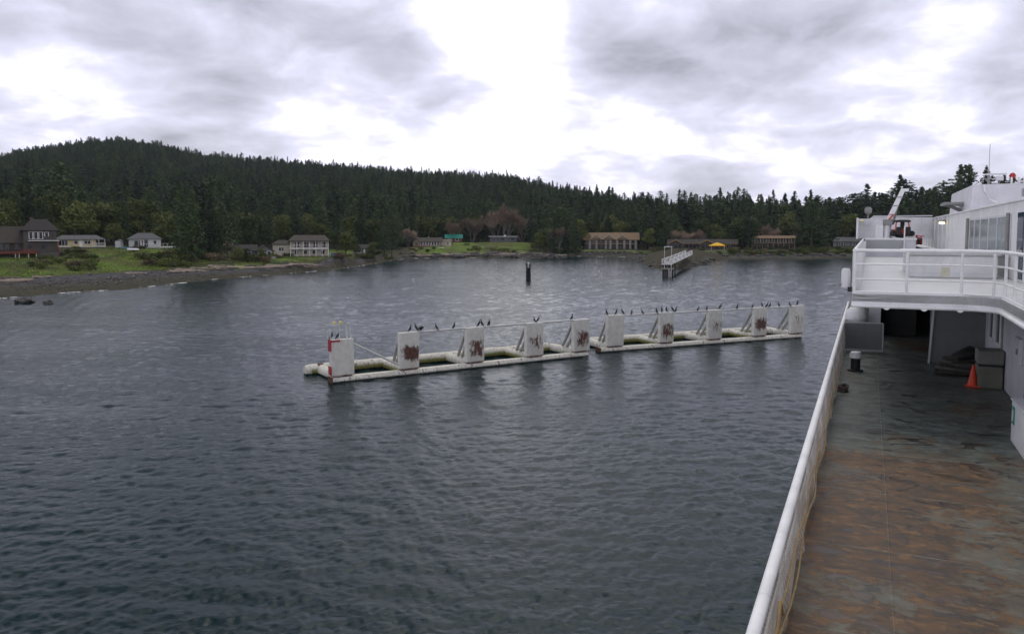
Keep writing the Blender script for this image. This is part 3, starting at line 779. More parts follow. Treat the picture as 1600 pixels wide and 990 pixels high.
# yellow bungalow
h, m = site('yellow', 'bungalow', 'pale yellow bungalow with a grey roof and a white porch')
plinth(h, -6.6, 4.4, 0, 7, .3); walls(h, M_wyel, -6.4, 4.3, 0, 7, .3, 2.35)
roof_hip(h, M_rgrey, -6.5, 6.4, -.2, 7, 2.4, 1.25, .5, 2.4)
win(h, -4.3, .6, 2.4, 1.5, 0, None, 3); win(h, -1.0, 1.0, 1.0, 1.0, 0); win(h, 2.0, 1.0, 1.7, .95, 0, None, 2); door(h, .3, .9, 1.9, 0)
slab(h, 'porch_floor', M_trimw, -6.6, 6.8, -1.6, 0, .12, .3); slab(h, 'porch_floor', M_trimw, 4.4, 6.8, 0, 5, .12, .3)
railing(h, 3.2, 6.7, -1.5, .3, .95, 1.1, None, .22); posts(h, (3.3, 5.0, 6.6), -1.45, .3, 2.35, .07)
MB().tube((-1, 3, 3.2), (-1, 3, 4.5), .1).build('flue', M_rgrey, h)
# white cottage with deck
h, m = site('white', 'cottage', 'white cottage with a grey hip roof and a long white railed deck')
plinth(h, -5.2, 3.6, 0, 7, .5); walls(h, M_wwhite, -5.2, 3.4, 0, 7, .5, 2.75)
r_ = roof_hip(h, M_rgrey, -5.3, 3.5, 0, 7, 2.8, 1.75, .5, 3.0); chimney(r_, -1, 4, 3.9, 5.2, .5)
for x in (-2.4, -1.6): win(h, x, .9, .45, 1.5, 0)
door(h, -.6, .9, 2.0, 0, .5, M_glass); win(h, -3.2, 1.0, .9, 1.2, 0, M_wgrey); win(h, 1.8, 1.2, .8, 1.0, 0, M_wwhite)
slab(h, 'deck', M_trimw, -2.0, 7.4, -2.6, 0, .25, .45); slab(h, 'deck', M_trimw, 3.5, 7.4, 0, 4.5, .25, .45)
railing(h, -1.6, 7.3, -2.55, .45, .95, 1.1); posts(h, (-1.9, 2, 7.2), -2.5, -1.5, .25, .1, M_wgrey)
slab(h, 'deck_skirt', M_wwhite, -1.8, 7.2, -2.45, -2.35, -.6, .22)
t_ = thing('garden_shed', 'little white shed left of the white cottage', 'shed', A(184.5, 386, 240), .1)
walls(t_, M_wwhite, -.8, .8, 0, 1.8, -.5, 1.9); roof_gable(t_, M_rgrey, -.8, .8, 0, 1.8, 1.9, .45, 'y', .15)
# hedged grey cottage
h, m = site('hedge', 'cottage', 'low grey cottage half hidden behind hedges beside the cream house', turn=4)
plinth(h, -5.5, 5.6, 0, 7, .2); walls(h, M_wgrey, -5.5, 1.0, 0, 7, .2, 2.5); walls(h, M_wgrey, 1.0, 5.6, -1.5, 5, .2, 2.4)
roof_gable(h, M_rdark, -5.5, 1.2, 0, 7, 2.5, 1.5, 'x', .4); gable_wall(h, M_wgrey, 1.0, 5.6, -1.5, 5, 2.4, 1.5, 'y'); roof_gable(h, M_rdark, 1.0, 5.6, -1.5, 5, 2.4, 1.5, 'y', .4)
win(h, -3.6, .9, 1.4, 1.1, 0, None, 2); win(h, 2.4, .9, 1.2, 1.2, -1.5); win(h, 4.3, .9, 1.0, 1.2, -1.5); win(h, -.8, .9, 1.0, 1.1, 0)
slab(h, 'terrace_wall', M_concrete, -1.0, 6.0, -3.2, -2.9, -1.2, .7)
# cream two storey house with balcony
h, m = site('cream', 'balcony_house', 'cream two storey house with a brown roof and full width balcony')
plinth(h, -10.2, 7.2, 1.6, 9, .2)
walls(h, M_wcream, -4.6, 6.9, 1.8, 9, .2, 5.0); walls(h, M_wcream, -10.0, -4.6, 2.6, 8, .2, 3.9)
roof_hip(h, M_rbrown, -4.6, 6.9, -.1, 9, 5.0, 1.75, .6, 1.6); roof_hip(h, M_rbrown, -10.0, -4.5, 2.6, 8, 3.9, 1.3, .5, 2.0)
slab(h, 'balcony', M_trimw, -4.8, 7.0, -.1, 1.8, 2.35, 2.6); railing(h, -4.7, 6.9, 0, 2.6, .95, 1.9, None)
posts(h, [-4.6+1.91*k for k in range(7)], 0, -.6, 5.0, .09)
for x in (-2.6, .2, 3.0, 5.4): win(h, x, 2.85, 1.5, 1.75, 1.8, None, 2)
for x in (-2.8, -.2, 2.6, 5.2): win(h, x, .75, 1.3, 1.2, 1.8)
win(h, -7.4, 1.8, 1.6, 1.1, 2.6, None, 2); slab(h, 'stair_wall', M_wcream, -8.6, -6.8, 1.2, 2.5, -.4, 1.2)
# half hidden cottage on the point
h, m = site('hidden', 'cottage', 'small dark grey cottage half hidden by trees on the low point', turn=6)
plinth(h, -3.5, 3.5, 0, 6, .2); walls(h, M_wgrey, -3.5, 3.5, 0, 6, .2, 2.4); roof_gable(h, M_rdark, -3.5, 3.5, 0, 6, 2.4, 1.3, 'x', .4)
win(h, -2, .8, 1.2, 1.1, 0, None, 2); win(h, 1.8, .8, 1.2, 1.1, 0, None, 2); slab(h, 'door_panel', M_trimw, -.4, .1, -.05, 0, .3, 2.2)
# brown bungalow
h, m = site('bung', 'bungalow', 'long tan bungalow with a row of white framed windows and brown deck')
plinth(h, -6.6, 6.6, 0, 8, .5); walls(h, M_wtan, -6.4, 6.6, 0, 8, .5, 2.7)
r_ = roof_gable(h, M_rbrown, -6.4, 6.6, 0, 8, 2.7, 1.75, 'x', .5); chimney(r_, .6, 4.4, 4.0, 4.9, .5, M_concrete); gable_wall(h, M_wtan, -6.4, 6.6, 0, 8, 2.7, 1.7, 'x')
gable_wall(h, M_wtan, -6.6, -3.6, -1.6, 0, 2.5, 1.2, 'y'); walls(h, M_wtan, -6.6, -3.6, -1.6, 0, .5, 2.5); roof_gable(h, M_rbrown, -6.6, -3.6, -1.6, 3, 2.5, 1.25, 'y', .35)
win(h, -5.1, .9, 1.3, 1.5, -1.6, M_wtan)
for x in (-2.7, -1.5, -.2, 1.1, 2.4, 3.6, 4.9): win(h, x, .85, .85, 1.45, 0)
slab(h, 'deck', M_redwood, -7.0, 7.4, -2.8, 0, -.25, .3); slab(h, 'deck_skirt', M_wbrown, -6.8, 7.2, -2.7, -2.6, -1.5, -.25)
h, m = site('shed', 'garden_shed', 'cream shed between the tan bungalow and the green roof', 'shed')
walls(h, M_wcream, -2.2, 2.6, 0, 4, -.6, 2.4); roof_gable(h, M_wood, -2.2, 2.6, 0, 4, 2.4, .7, 'x', .3); win(h, 1.0, .7, .8, 1.2, 0)
h, m = site('green', 'green_roof_house', 'small red brown house under a bright green metal roof')
plinth(h, -4, 4, 0, 6, .2); walls(h, boards('red_brown_siding', (0.16, 0.075, 0.055), 2, .22), -4, 4, 0, 6, .2, 2.5); roof_gable(h, M_rgreen, -4, 4, 0, 6, 2.5, 1.6, 'x', .5)
win(h, -2, .9, 1.2, 1.1, 0); win(h, 1.6, .9, 1.4, 1.1, 0)
h, m = site('low', 'flat_roof_house', 'low grey house with a flat white roof above the lawn')
plinth(h, -8, 6.2, 0, 7, .3); walls(h, M_wlilac, -8, 6.2, 0, 7, .3, 2.9); slab(h, 'roof', M_rwhite, -8.6, 6.8, -.9, 7.5, 2.9, 3.2)
MB().boxb(-.6, .6, 2, 3, 3.2, 3.9).build('roof_vent', M_trimw, h)
for x in (-6.2, -3.6, -1.2): win(h, x, 1.0, 1.7, 1.3, 0, M_wlilac, 2)
win(h, 4.0, 1.2, 1.6, 1.0, 0, M_wlilac, 2)
# motel
h, m = site('motel', 'motel', 'two storey motel with an orange brown roof, pale gables and stone pillars', 'motel')
plinth(h, -12.8, 12.8, 0, 10, .25); walls(h, M_wbrown, -12.6, 12.6, .8, 10, .25, 5.2)
roof_gable(h, M_rorange, -12.8, 12.8, -.2, 10, 5.15, 3.0, 'x', .6)
for x in (-7.2, -1.2, 5.2):
    g_ = roof_gable(h, M_rorange, x-2.6, x+2.6, -.9, 2.5, 5.3, 2.1, 'y', .25)
    MB().prism([(x-2.9, 5.0), (x, 7.35), (x+2.9, 5.0), (x+2.5, 5.0), (x, 6.95), (x-2.5, 5.0)], 'y', -1.32, -1.18).build('bargeboard', M_wcream, h)
    gable_wall(h, M_wtan, x-2.4, x+2.4, -.8, -.6, 5.25, 1.95, 'y')
M_stone = plain('stone_pillar', (0.30, 0.27, 0.23), .9, .4, 2.5, .4)
for x in (-10.2, -7.0, -2.6, -.4, 2.8, 6.2, 9.0, 11.6): slab(h, 'pillar', M_stone, x-.5, x+.5, -.4, .8, .25, 5.05)
slab(h, 'balcony', M_wtan, -12.5, 12.5, -.25, .8, 2.65, 2.95)
for x in (-11.5, -8.6, -4.8, -1.5, 1.2, 4.5, 7.6, 10.3):
    win(h, x, .5, 1.7, 1.9, .8, M_wbrown, 2); win(h, x, 3.1, 1.7, 1.7, .8, M_wbrown, 2)
for a, b in ((-9.6, -7.6), (-6.4, -3.2), (.2, 2.2), (3.4, 5.6), (6.8, 8.4)): railing(h, a, b, -.2, 2.95, .8, 1.0, M_wtan)
# restaurant
h, m = site('rest', 'restaurant', 'long low brown restaurant with two orange edged gables behind the yellow canopy', 'restaurant')
plinth(h, -15, 15, 0, 10, .3); walls(h, M_wbrown, -15, 15, .5, 10, .3, 3.1)
roof_gable(h, M_rdark, -15, 15, .2, 10, 3.15, 1.7, 'x', .7); slab(h, 'fascia', M_rorange, -15.7, 15.7, -.62, -.5, 2.75, 2.98)
for x in (-11.6, 2.2):
    walls(h, M_wgreyb, x-3.2, x+3.2, -1.8, .5, .3, 3.1); gable_wall(h, M_wbrown, x-3.2, x+3.2, -1.8, .5, 3.1, 1.3, 'y'); roof_gable(h, M_rdark, x-3.2, x+3.2, -1.8, 5, 3.1, 1.35, 'y', .5)
    MB().prism([(x-3.9, 2.82), (x, 4.55), (x+3.9, 2.82), (x+3.9, 2.62), (x, 4.32), (x-3.9, 2.62)], 'y', -2.42, -2.32).build('bargeboard', plain('orange_bargeboard', (0.45, 0.27, 0.10), .7), h)
    for k in (-1.8, 0, 1.8): win(h, x+k, .9, 1.3, 1.7, -1.8, M_wbrown)
for x in (-6.8, -5.0, -3.2): win(h, x, .8, 1.4, 1.8, .5, M_wgreyb)
for x in (8.5, 11.5): win(h, x, .9, 1.6, 1.5, .5, M_wtan, 2)
MB().tube((1.0, 3, 4.4), (1.0, 3, 5.7), .25).build('flue', M_rgrey, h)
slab(h, 'terrace', M_concrete, -14, 14, -6, -1.9, -.6, .12); railing(h, -13.5, 6.5, -5.9, .12, .9, 2.0, M_wbrown)
# yellow canopy tent
h, m = site('canopy', 'canopy_tent', 'bright yellow peaked canopy tent on the restaurant terrace', 'canopy tent')
vs = [(-3.4,-2,2.15),(3.4,-2,2.15),(3.4,2.4,2.15),(-3.4,2.4,2.15),(0,.2,3.45),(-3.4,-2,1.9),(3.4,-2,1.9),(3.4,2.4,1.9),(-3.4,2.4,1.9)]
MB().add(vs, [(0,1,4),(1,2,4),(2,3,4),(3,0,4),(0,5,6,1),(1,6,7,2),(2,7,8,3),(3,8,5,0)]).build('canopy', M_yellowc, h)
for x, y in ((-2.4,-1.6),(3.0,-1.8),(3.0,2.2),(-2.4,2.2)): MB().tube((x,y,-.8), (x,y,2.1), .09).build('leg', M_trimw if y > 0 else plain('tan_pole', (.5,.4,.2)), h)
# lodge
h, m = site('lodge', 'lodge', 'two storey brown lodge with rows of pale balcony posts', 'lodge')
plinth(h, -9.6, 9.6, 0, 9, .2); walls(h, M_wbrown, -9.5, 9.5, 1.4, 9, .2, 5.2)
roof_gable(h, M_rorange, -9.5, 9.5, -.2, 9, 5.25, 1.1, 'x', .4)
slab(h, 'balcony', M_wtan, -9.5, 9.5, 0, 1.4, 2.7, 2.95); posts(h, [-9.4+1.25*k for k in range(16)], .1, 3.0, 5.05, .12, M_wcream); posts(h, [-9.4+2.35*k for k in range(9)], .1, -.5, 2.7, .14, M_wtan)
for k in range(7): win(h, -8.2+2.7*k, .6, 1.5, 1.7, 1.4, M_wtan, 2); win(h, -8.2+2.7*k, 3.15, 1.5, 1.7, 1.4, M_wtan, 2)
railing(h, -9.4, 9.4, .05, 2.95, .8, 1.3, M_wtan)
# grey roofed house at the right
h, m = site('grey', 'grey_roof_house', 'single storey house with a broad pale grey roof nearest the ferry')
plinth(h, -7, 7, 0, 8, .2); walls(h, M_wgrey, -7, 7, 0, 8, .2, 2.6); roof_hip(h, M_rgrey, -7, 7, 0, 8, 2.65, 2.1, .6, 2.2)
for x in (-5.2, -3.0, -.6, 2.2, 4.8): win(h, x, .9, 1.3, 1.2, 0, None, 2)
win(h, -6.4, .5, .5, 1.6, 0)
# houses far up on the wooded hill
for px, py, Y, lb in ((641, 291, 720, 'tiny pale house high on the wooded hill left of centre'), (748, 294, 720, 'tiny long pale roof on the wooded hill above the lawn')):
    P = A(px, py, Y); P.z = G(P.x, P.y)+1.2; t_ = thing('hill_house', lb, 'house', P, -math.atan2(P.x, P.y))
    slab(t_, 'foundation', M_wbrown, -3.6, 3.6, .4, 6.6, -14, -.6); walls(t_, M_wwhite, -4, 4, 0, 7, -.6, 2.4); roof_gable(t_, M_rdark, -4, 4, 0, 7, 2.4, 1.3, 'x', .5); win(t_, -1.5, .8, 1.6, 1.4, 0, None, 2); win(t_, 2.2, .8, 1.2, 1.4, 0)

# ------------------------------------------------------------------ shore odds and ends
_T = 60*1.0025**np.arange(1050)
def lift(px, py, dz=0.0):          # the spot of ground seen in that direction
    d = ray(px, py); X_, Y_, Z_ = d.x*_T, d.y*_T, EYE+d.z*_T
    k = np.nonzero(Z_ <= land(X_, Y_))[0]; k = int(k[0]) if len(k) else len(_T)-1
    return Vector((X_[k], Y_[k], G(X_[k], Y_[k])+dz))
M_log = plain('driftwood', (0.31, 0.25, 0.195), .85, .4, 1.2, .4, .03, rnd=True)
M_logd = plain('dark_driftwood', (0.10, 0.085, 0.07), .9, .4, 1.2, .4, .03, rnd=True)
M_rock = plain('shore_rock', (0.075, 0.070, 0.062), .9, .5, 1.2, .6, .08, rnd=True)
LOG = []
for i in range(3):
    rg = random.Random(60+i); L = 5.0
    mb = MB().loft([(-L/2+L*k/6, rg.gauss(0,.05), .2+rg.gauss(0,.04)) for k in range(7)], [.31*(1-.5*k/6)*rg.uniform(.85,1.1) for k in range(7)], 8)
    if i: mb.loft([(-.9,0,.25), (-1.3,.35,.65), (-1.6,.5,.95)], [.1,.07,.03], 6)
    if i == 2:
        for k in range(6): th = k*1.05; mb.loft([(-L/2,0,.2), (-L/2-.25, .45*math.cos(th), .25+.42*math.sin(th))], [.13,.04], 5)
    LOG.append(mb.build('driftwood_log', M_log if i != 1 else M_logd, smooth=True))
LOGS = [(20,441,7,.1),(8,437,6,-.1),(30,438.5,4.5,.2),(66,434,4,.5),(178,435.5,3,1.2),(213,428.5,4.5,.1),(236,412.5,4.5,.1),(272,427,4,.4),(284,426,6,.15),(290,422,4,-.3),(281,420,3.5,.6),(300,424,5,.1),(311,420,4.5,.4),
        (342,423,4,-.2),(350,419.5,6,.15),(339,417,5,.5),(360,420,4,0),(376,418.5,4.5,-.2),(384,420,6,.15),(394,417,4,.3),(428,419,6,.3),(436,417.5,7,.25),(452,416.5,6,.1),(466,416,8,.05),(478,416.5,6,-.1),(470,414.5,5,.2),(482,419,4.5,.05),(492,415,4,.2),
        (345,406.5,3.5,.05),(352,405.5,2.5,.5),(586,407,5,.1),(575,409,4,.2),(708,400.5,12,.05),(718,400,9,-.05),(735,399,12,.1),(758,399.5,9,.02),(779,397,7,-.5),(788,396.5,6,-.45),(800,398.5,9,.1),(826,397.5,8,-.3),(840,397,6,.15)]
_lr = random.Random(8)
LOGS += [(_lr.uniform(268,500), _lr.uniform(-3.5,2.5), _lr.uniform(1.5,4.2), _lr.uniform(-.9,1.1)) for k in range(26)]+[(_lr.uniform(640,880), 399.5+_lr.uniform(-2.5,1), _lr.uniform(3,8), _lr.uniform(-.4,.4)) for k in range(16)]
LOGS = [(x, y if y > 20 else float(np.interp(x, [268,300,340,400,500], [427,423.5,420.5,418.5,416]))+y, L, r_) for x, y, L, r_ in LOGS]
for i, (px, py, L, rz) in enumerate(LOGS):
    P = lift(px, py); pr = LOG[i % 3]; r0 = -math.atan2(P.x, P.y)+rz
    where = ('on the mudflat below the big brown house' if px < 90 else 'on the mudflat below the white cottage' if px < 260 else 'on the beach below the dark grove' if px < 330 else
             'on the beach below the hedged grey cottage' if px < 420 else 'on the beach below the cream balcony house' if px < 520 else 'on the low point' if px < 620 else 'on the rocky bank below the lawn')
    if i < 3: o = pr; o.location = P; o.rotation_euler = (0,0,r0)
    else: o = dup(pr, P, r0)
    o.scale = (L/5, L/5*random.uniform(.75,1.0)+.25, L/5*.7+.35)
    tag(o, ['pale driftwood log ', 'dark driftwood log ', 'pale rooted driftwood log '][i % 3]+'lying '+where, 'driftwood', 'driftwood logs along the shore')
ROCK = []
for i in range(3):
    bm_ = __import__('bmesh'); b = bm_.new(); bm_.ops.create_icosphere(b, subdivisions=3, radius=1.0)
    for v in b.verts:
        n_ = mnoise.noise(v.co*1.3+Vector((i*7,0,0)))*.5+mnoise.noise(v.co*3.1+Vector((0,i*5,0)))*.22; v.co *= 1+n_; v.co.z *= .62
    me = bpy.data.meshes.new('rock'); b.to_mesh(me); b.free(); me.materials.append(M_rock)
    o = bpy.data.objects.new('rock', me); COL.objects.link(o); ROCK.append(o)
RK = [(40,471,1.25,'big dark rock standing in the shallows off the left mudflat'), (76,473,.7,'small dark rock awash off the left mudflat')]
for x in range(12): RK.append((905+x*8.2, 397.5-0.4*math.sin(x*2), 1.0, None))
for x in range(10): RK.append((909+x*8.4, 394.6, .85, None))
rr_ = random.Random(4)
for k in range(46): RK.append((1000+rr_.uniform(0,114), 0, rr_.uniform(.5,1.7), 'spit'))
for k in range(40): RK.append((628+k*6.6+rr_.uniform(-4,4), 402.5-rr_.uniform(0,6), rr_.uniform(.8,2.0), 'bank'))
for k in range(14): RK.append((1120+k*15+rr_.uniform(-4,4), 400.5-rr_.uniform(0,2), rr_.uniform(.8,1.7), 'east'))
for i, (px, py, s_, lb) in enumerate(RK):
    if lb == 'spit': py = 418-7*abs((px-1056)/56)+rr_.uniform(-9,3)
    P = lift(px, py, .1) if i > 1 else W(px, py, .15)
    o = ROCK[i] if i < 3 else dup(ROCK[i % 3], P)
    o.location = P; o.rotation_euler = (0, 0, rr_.uniform(0,6.28)); o.scale = (s_*1.3, s_, s_*.9)
    if lb == 'spit': lb, g_ = 'dark rock on the low brown spit by the gangway', 'rocks on the spit'
    elif lb == 'bank': lb, g_ = 'dark rock at the waterline below the lawn', 'rocks below the lawn'
    elif lb == 'east': lb, g_ = 'dark rock at the waterline below the lodge', 'rocks below the lodge'
    elif lb is None: lb, g_ = 'grey boulder in the wall below the motel', 'boulder wall below the motel'
    else: g_ = 'rocks off the mudflat'
    tag(o, lb, 'rock', g_)
# shrubs
SHZ = [(96,135,392,405,10,.7,'on the bank below the yellow bungalow'),(112,122,387,389,2,.6,'in front of the yellow bungalow'),(50,150,400,424,22,.8,'on the rough slope below the big brown house'),(205,226,388,390,4,.7,'in front of the white cottage'),(222,300,400,418,22,1.0,'on the slope below the white cottage'),
       (262,345,398,412,16,1.2,'at the foot of the dark grove'),(360,430,400,411,14,1.0,'in the hedge before the grey cottage'),(430,455,400,404,5,.8,'beside the cream balcony house'),(520,612,398,406,12,1.1,'on the low point'),(640,700,389,394,5,.7,'below the tan bungalow'),(722,745,383,394,5,1.0,'at the left end of the lawn'),
       (770,840,392,397,7,1.1,'below the lawn'),(838,908,391,396,14,1.2,'at the foot of the dark clump by the motel'),(1000,1045,388,396,9,1.0,'left of the gangway'),(1015,1095,398,412,16,.7,'on the brown spit under the gangway'),(1080,1108,387,392,7,.9,'left of the yellow canopy'),(1128,1175,388,396,12,1.1,'right of the yellow canopy'),(1178,1245,388,396,9,1.0,'below the lodge'),(1245,1335,390,398,16,1.2,'on the bank below the grey roofed house'),(1110,1250,394,399,22,.8,'on the brown bank right of the spit'),(1000,1036,396,404,8,.7,'on the left flank of the spit')]
sc_ = 0
for (a, b_, y0, y1, n_, s_, w_) in SHZ:
    for k in range(n_):
        px = rr_.uniform(a, b_); P = lift(px, rr_.uniform(y0, y1), -.1); i = rr_.choice((0,0,1,1,2)); o = SHR[i]
        sz = s_*rr_.uniform(.7, 1.5)
        o = SHR[sc_] if sc_ < 3 else dup(o)
        if sc_ < 3: i = sc_
        sc_ += 1
        o.location = P; o.rotation_euler = (0,0,rr_.uniform(0,6.28)); o.scale = (sz*1.3, sz*1.3, sz)
        tag(o, ('bushy green shrub ' if i < 2 else 'brown twiggy shrub ')+w_, 'shrub', 'shrubs along the shore')
# coarse grass on the left bank
gv = np.random.default_rng(77); n_ = 60000
px_ = gv.uniform(-60, 545, n_); s_ = gv.uniform(0, 1, n_)
gy = gv.uniform(140, 262, n_); gx = (px_-800)/FPX*gy; sd = sdist(gx, gy); B_ = kB(px_)
k_ = (sd > B_+gv.normal(1.5, 1.5, n_)) & (sd < B_+40) & (gv.random(n_) < 0.75)
for q, P in SITE.items(): k_ &= np.hypot(gx-P.x, gy-P.y-4) > RADS[q]*.9
gx, gy = gx[k_], gy[k_]; gz = land(gx, gy, sd[k_]); n_ = len(gx)
a_ = gv.uniform(0, 6.28, n_); hgt_ = gv.uniform(.15, .5, n_)*(0.6+0.6*(np.sin(gx*.35)*np.sin(gy*.27) > .1)); w_ = gv.uniform(.05, .16, n_)
b0 = np.stack([gx-np.cos(a_)*w_, gy-np.sin(a_)*w_, gz-.1], -1); b1 = np.stack([gx+np.cos(a_)*w_, gy+np.sin(a_)*w_, gz-.1], -1)
tp = np.stack([gx+gv.normal(0,.12,n_), gy+gv.normal(0,.12,n_), gz+hgt_], -1)
me = np_mesh('coarse_grass', np.stack([b0, b1, tp], 1).reshape(-1,3), np.arange(n_*3).reshape(-1,3))
t = NT('coarse_grass'); co = t.coord(); f = t.noise(co, .25, 5, .6); f2 = t.noise(co, 2.2, 3, .6)
c_ = t.mix(t.ss(f2, .3, .7), (0.06, 0.105, 0.014), (0.15, 0.22, 0.026)); c_ = t.mix(t.ss(f, .5, .64), c_, (0.13, 0.115, 0.04))
me.materials.append(t.done(c_, .85)); o = bpy.data.objects.new('coarse_grass', me); COL.objects.link(o)
tag(o, 'coarse green and straw coloured grass on the shore bank', 'grass', kind='stuff')

# stones scattered over the beaches, and the thin line of foam at the water's edge
bv = np.random.default_rng(91); n_ = 13000
px_ = bv.uniform(-40, 640, n_); gy = bv.uniform(128, 330, n_); gx = (px_-800)/FPX*gy; sd = sdist(gx, gy)
k_ = (sd > -0.5) & (sd < kB(px_)*1.15+1) & (np.sin(gx*.21+1.3*np.sin(gy*.13))+bv.normal(0,.7,n_) > -.1); gx, gy, sd, px_ = gx[k_], gy[k_], sd[k_], px_[k_]
n2_ = 6000; px2 = bv.uniform(630, 1345, n2_); gy2 = bv.uniform(215, 350, n2_); gx2 = (px2-800)/FPX*gy2; sd2 = sdist(gx2, gy2); k_ = (sd2 > -.3) & (sd2 < 9)
gx, gy, sd = np.concatenate([gx, gx2[k_]]), np.concatenate([gy, gy2[k_]]), np.concatenate([sd, sd2[k_]]); n_ = len(gx); gz = land(gx, gy, sd)
sz_ = .07+bv.exponential(.10, n_).clip(0,.6); P_ = np.stack([gx, gy, gz+.06], -1); th = bv.uniform(0, 6.28, n_)
dirs = [(1,0,0),(0,1,0),(-1,0,0),(0,-1,0),(0,0,.75),(0,0,-.4)]
VV = []
for dx, dy, dz in dirs:
    r1 = sz_*bv.uniform(.6,1.4,n_); VV.append(P_+np.stack([(dx*np.cos(th)-dy*np.sin(th))*r1, (dx*np.sin(th)+dy*np.cos(th))*r1*.75, dz*r1], -1))
VV = np.stack(VV, 1).reshape(-1,3); fq = np.array([(0,1,4),(1,2,4),(2,3,4),(3,0,4),(1,0,5),(2,1,5),(3,2,5),(0,3,5)])
me = np_mesh('beach_stones', VV, (np.arange(n_)[:,None,None]*6+fq[None]).reshape(-1,3))
t = NT('beach_stones'); f = t.noise(t.coord(), 3.0, 2, .5); f2 = t.noise(t.coord(), .2, 4, .6)
me.materials.append(t.done(t.mix(t.ss(f, .38, .68), t.mix(f2, (.018,.017,.014), (.05,.045,.03)), (.20,.19,.17)), .85)); o = bpy.data.objects.new('beach_stones', me); COL.objects.link(o)
tag(o, 'loose dark and pale stones strewn over the muddy beaches', 'stones', kind='stuff')
fp = [W(x, float(np.interp(x, [p[0] for p in SHORE_PX], [p[1] for p in SHORE_PX])), 0) for x in np.arange(-20, 1000, 1.5)]
vs = []; rg = random.Random(12)
for i, p in enumerate(fp):
    w_ = .35+.3*math.sin(i*.13)+.25*math.sin(i*.41+1); w_ = max(.04, w_)*(1.0+.4*rg.random()); q = Vector((p.x, p.y, 0)).normalized()*w_
    vs += [(p.x-q.x, p.y-q.y, .05), (p.x+q.x*.6, p.y+q.y*.6, .13)]
t = NT('shore_foam'); n_ = t.noise(t.coord(), .22, 6, .7); t.b.inputs['Alpha'].default_value = 1
t.l(t.math('MULTIPLY', t.ss(n_, .50, .60), .85), t.b.inputs['Alpha']); m_ = t.done((.75,.77,.78), .7)
o = MB().add(vs, [(i*2, i*2+2, i*2+3, i*2+1) for i in range(len(fp)-1)]).build('foam', m_, fix=False); tag(o, 'thin broken line of white foam along the water edge', 'foam', kind='stuff')
# upturned boat, hull boats, tarp
def small_boat(name, label, P, rz, L, wd_, mat1, mat2, up=False):
    root = thing(name, label, 'boat', P, rz); mb = MB(); n = 9; mb2 = MB()
    prof = [(-L/2+L*k/8, wd_/2*math.sin(math.pi*min(1, .12+.88*k/8*1.0)/1.0*0.5 if k < 4 else math.pi*(1-.5*(k/8)**2.2)*.5)) for k in range(n)]
    vs = []
    for k, (x, w) in enumerate(prof):
        w = max(.03, wd_/2*(1-abs(2*k/8-0.9)**2.6*.9)) if k < 8 else .04
        vs += [(x, -w, .45), (x, -w*.75, .12), (x, 0, 0), (x, w*.75, .12), (x, w, .45)]
    fs = [(k*5+j, k*5+j+1, k*5+j+6, k*5+j+5) for k in range(8) for j in range(4)]+[(0,1,2,3,4)]
    mb.add(vs, fs); o = mb.build('hull', mat1, root); o.modifiers.new('s', 'SOLIDIFY').thickness = .05
    for s in (-1, 1):
        pts = [Vector(vs[k*5+(0 if s < 0 else 4)]) for k in range(9)]; mb2.loft(pts, .05, 6)
    mb2.build('gunwale', mat2, root); MB().boxb(-.3,.05,-wd_*.4,wd_*.4,.3,.36).build('seat', mat2, root)
    if up: root.rotation_euler = (math.pi, 0, rz); root.location.z += .5
    return root
M_teal = plain('teal_paint', (0.03, 0.16, 0.19), .5); M_bluet = plain('blue_tarp', (0.02, 0.06, 0.30), .6); M_wpaint = plain('white_boat_paint', (0.75,.75,.76), .4, .1)
small_boat('upturned_boat', 'long white upturned boat on the grass below the white cottage', lift(208, 391.5, .1), -.45, 4.6, 1.1, M_wpaint, M_wpaint, True)
small_boat('upturned_boat', 'teal upturned boat beside the white one below the cottage', lift(197, 389.5, .1), -.45, 4.0, 1.0, M_teal, M_teal, True)
small_boat('rowing_boat', 'small pale boat drawn up on the rough bank by the dark grove', lift(342, 405.5, .15), .3, 3.4, 1.1, M_wpaint, M_trimw)
small_boat('rowing_boat', 'small white boat on the grass before the tan bungalow', lift(690, 389, .15), .1, 2.4, .9, M_wpaint, M_trimw)
small_boat('rowing_boat', 'grey wooden boat tilted on the lawn edge', lift(768, 388, .3), .5, 7.5, 2.0, M_log, M_log)
P = lift(523, 399, 0); t_ = thing('tarped_pile', 'pile under a bright blue tarp beside the cream balcony house', 'tarpaulin', P, .1)
MB().add([(-1.3,-.8,0),(1.3,-.8,0),(1.3,.8,0),(-1.3,.8,0),(-1.1,-.4,.7),(.2,-.5,.95),(1.1,-.4,.6),(1.1,.5,.6),(.1,.5,1.0),(-1.1,.5,.7)],
         [(0,1,6,5,4),(1,2,7,6),(2,3,9,8,7),(3,0,4,9),(4,5,8,9),(5,6,7,8)]).build('tarp', M_bluet, t_)
MB().boxb(-1.0,.9,-.5,.5,0,.5).build('pile', M_wood, t_)
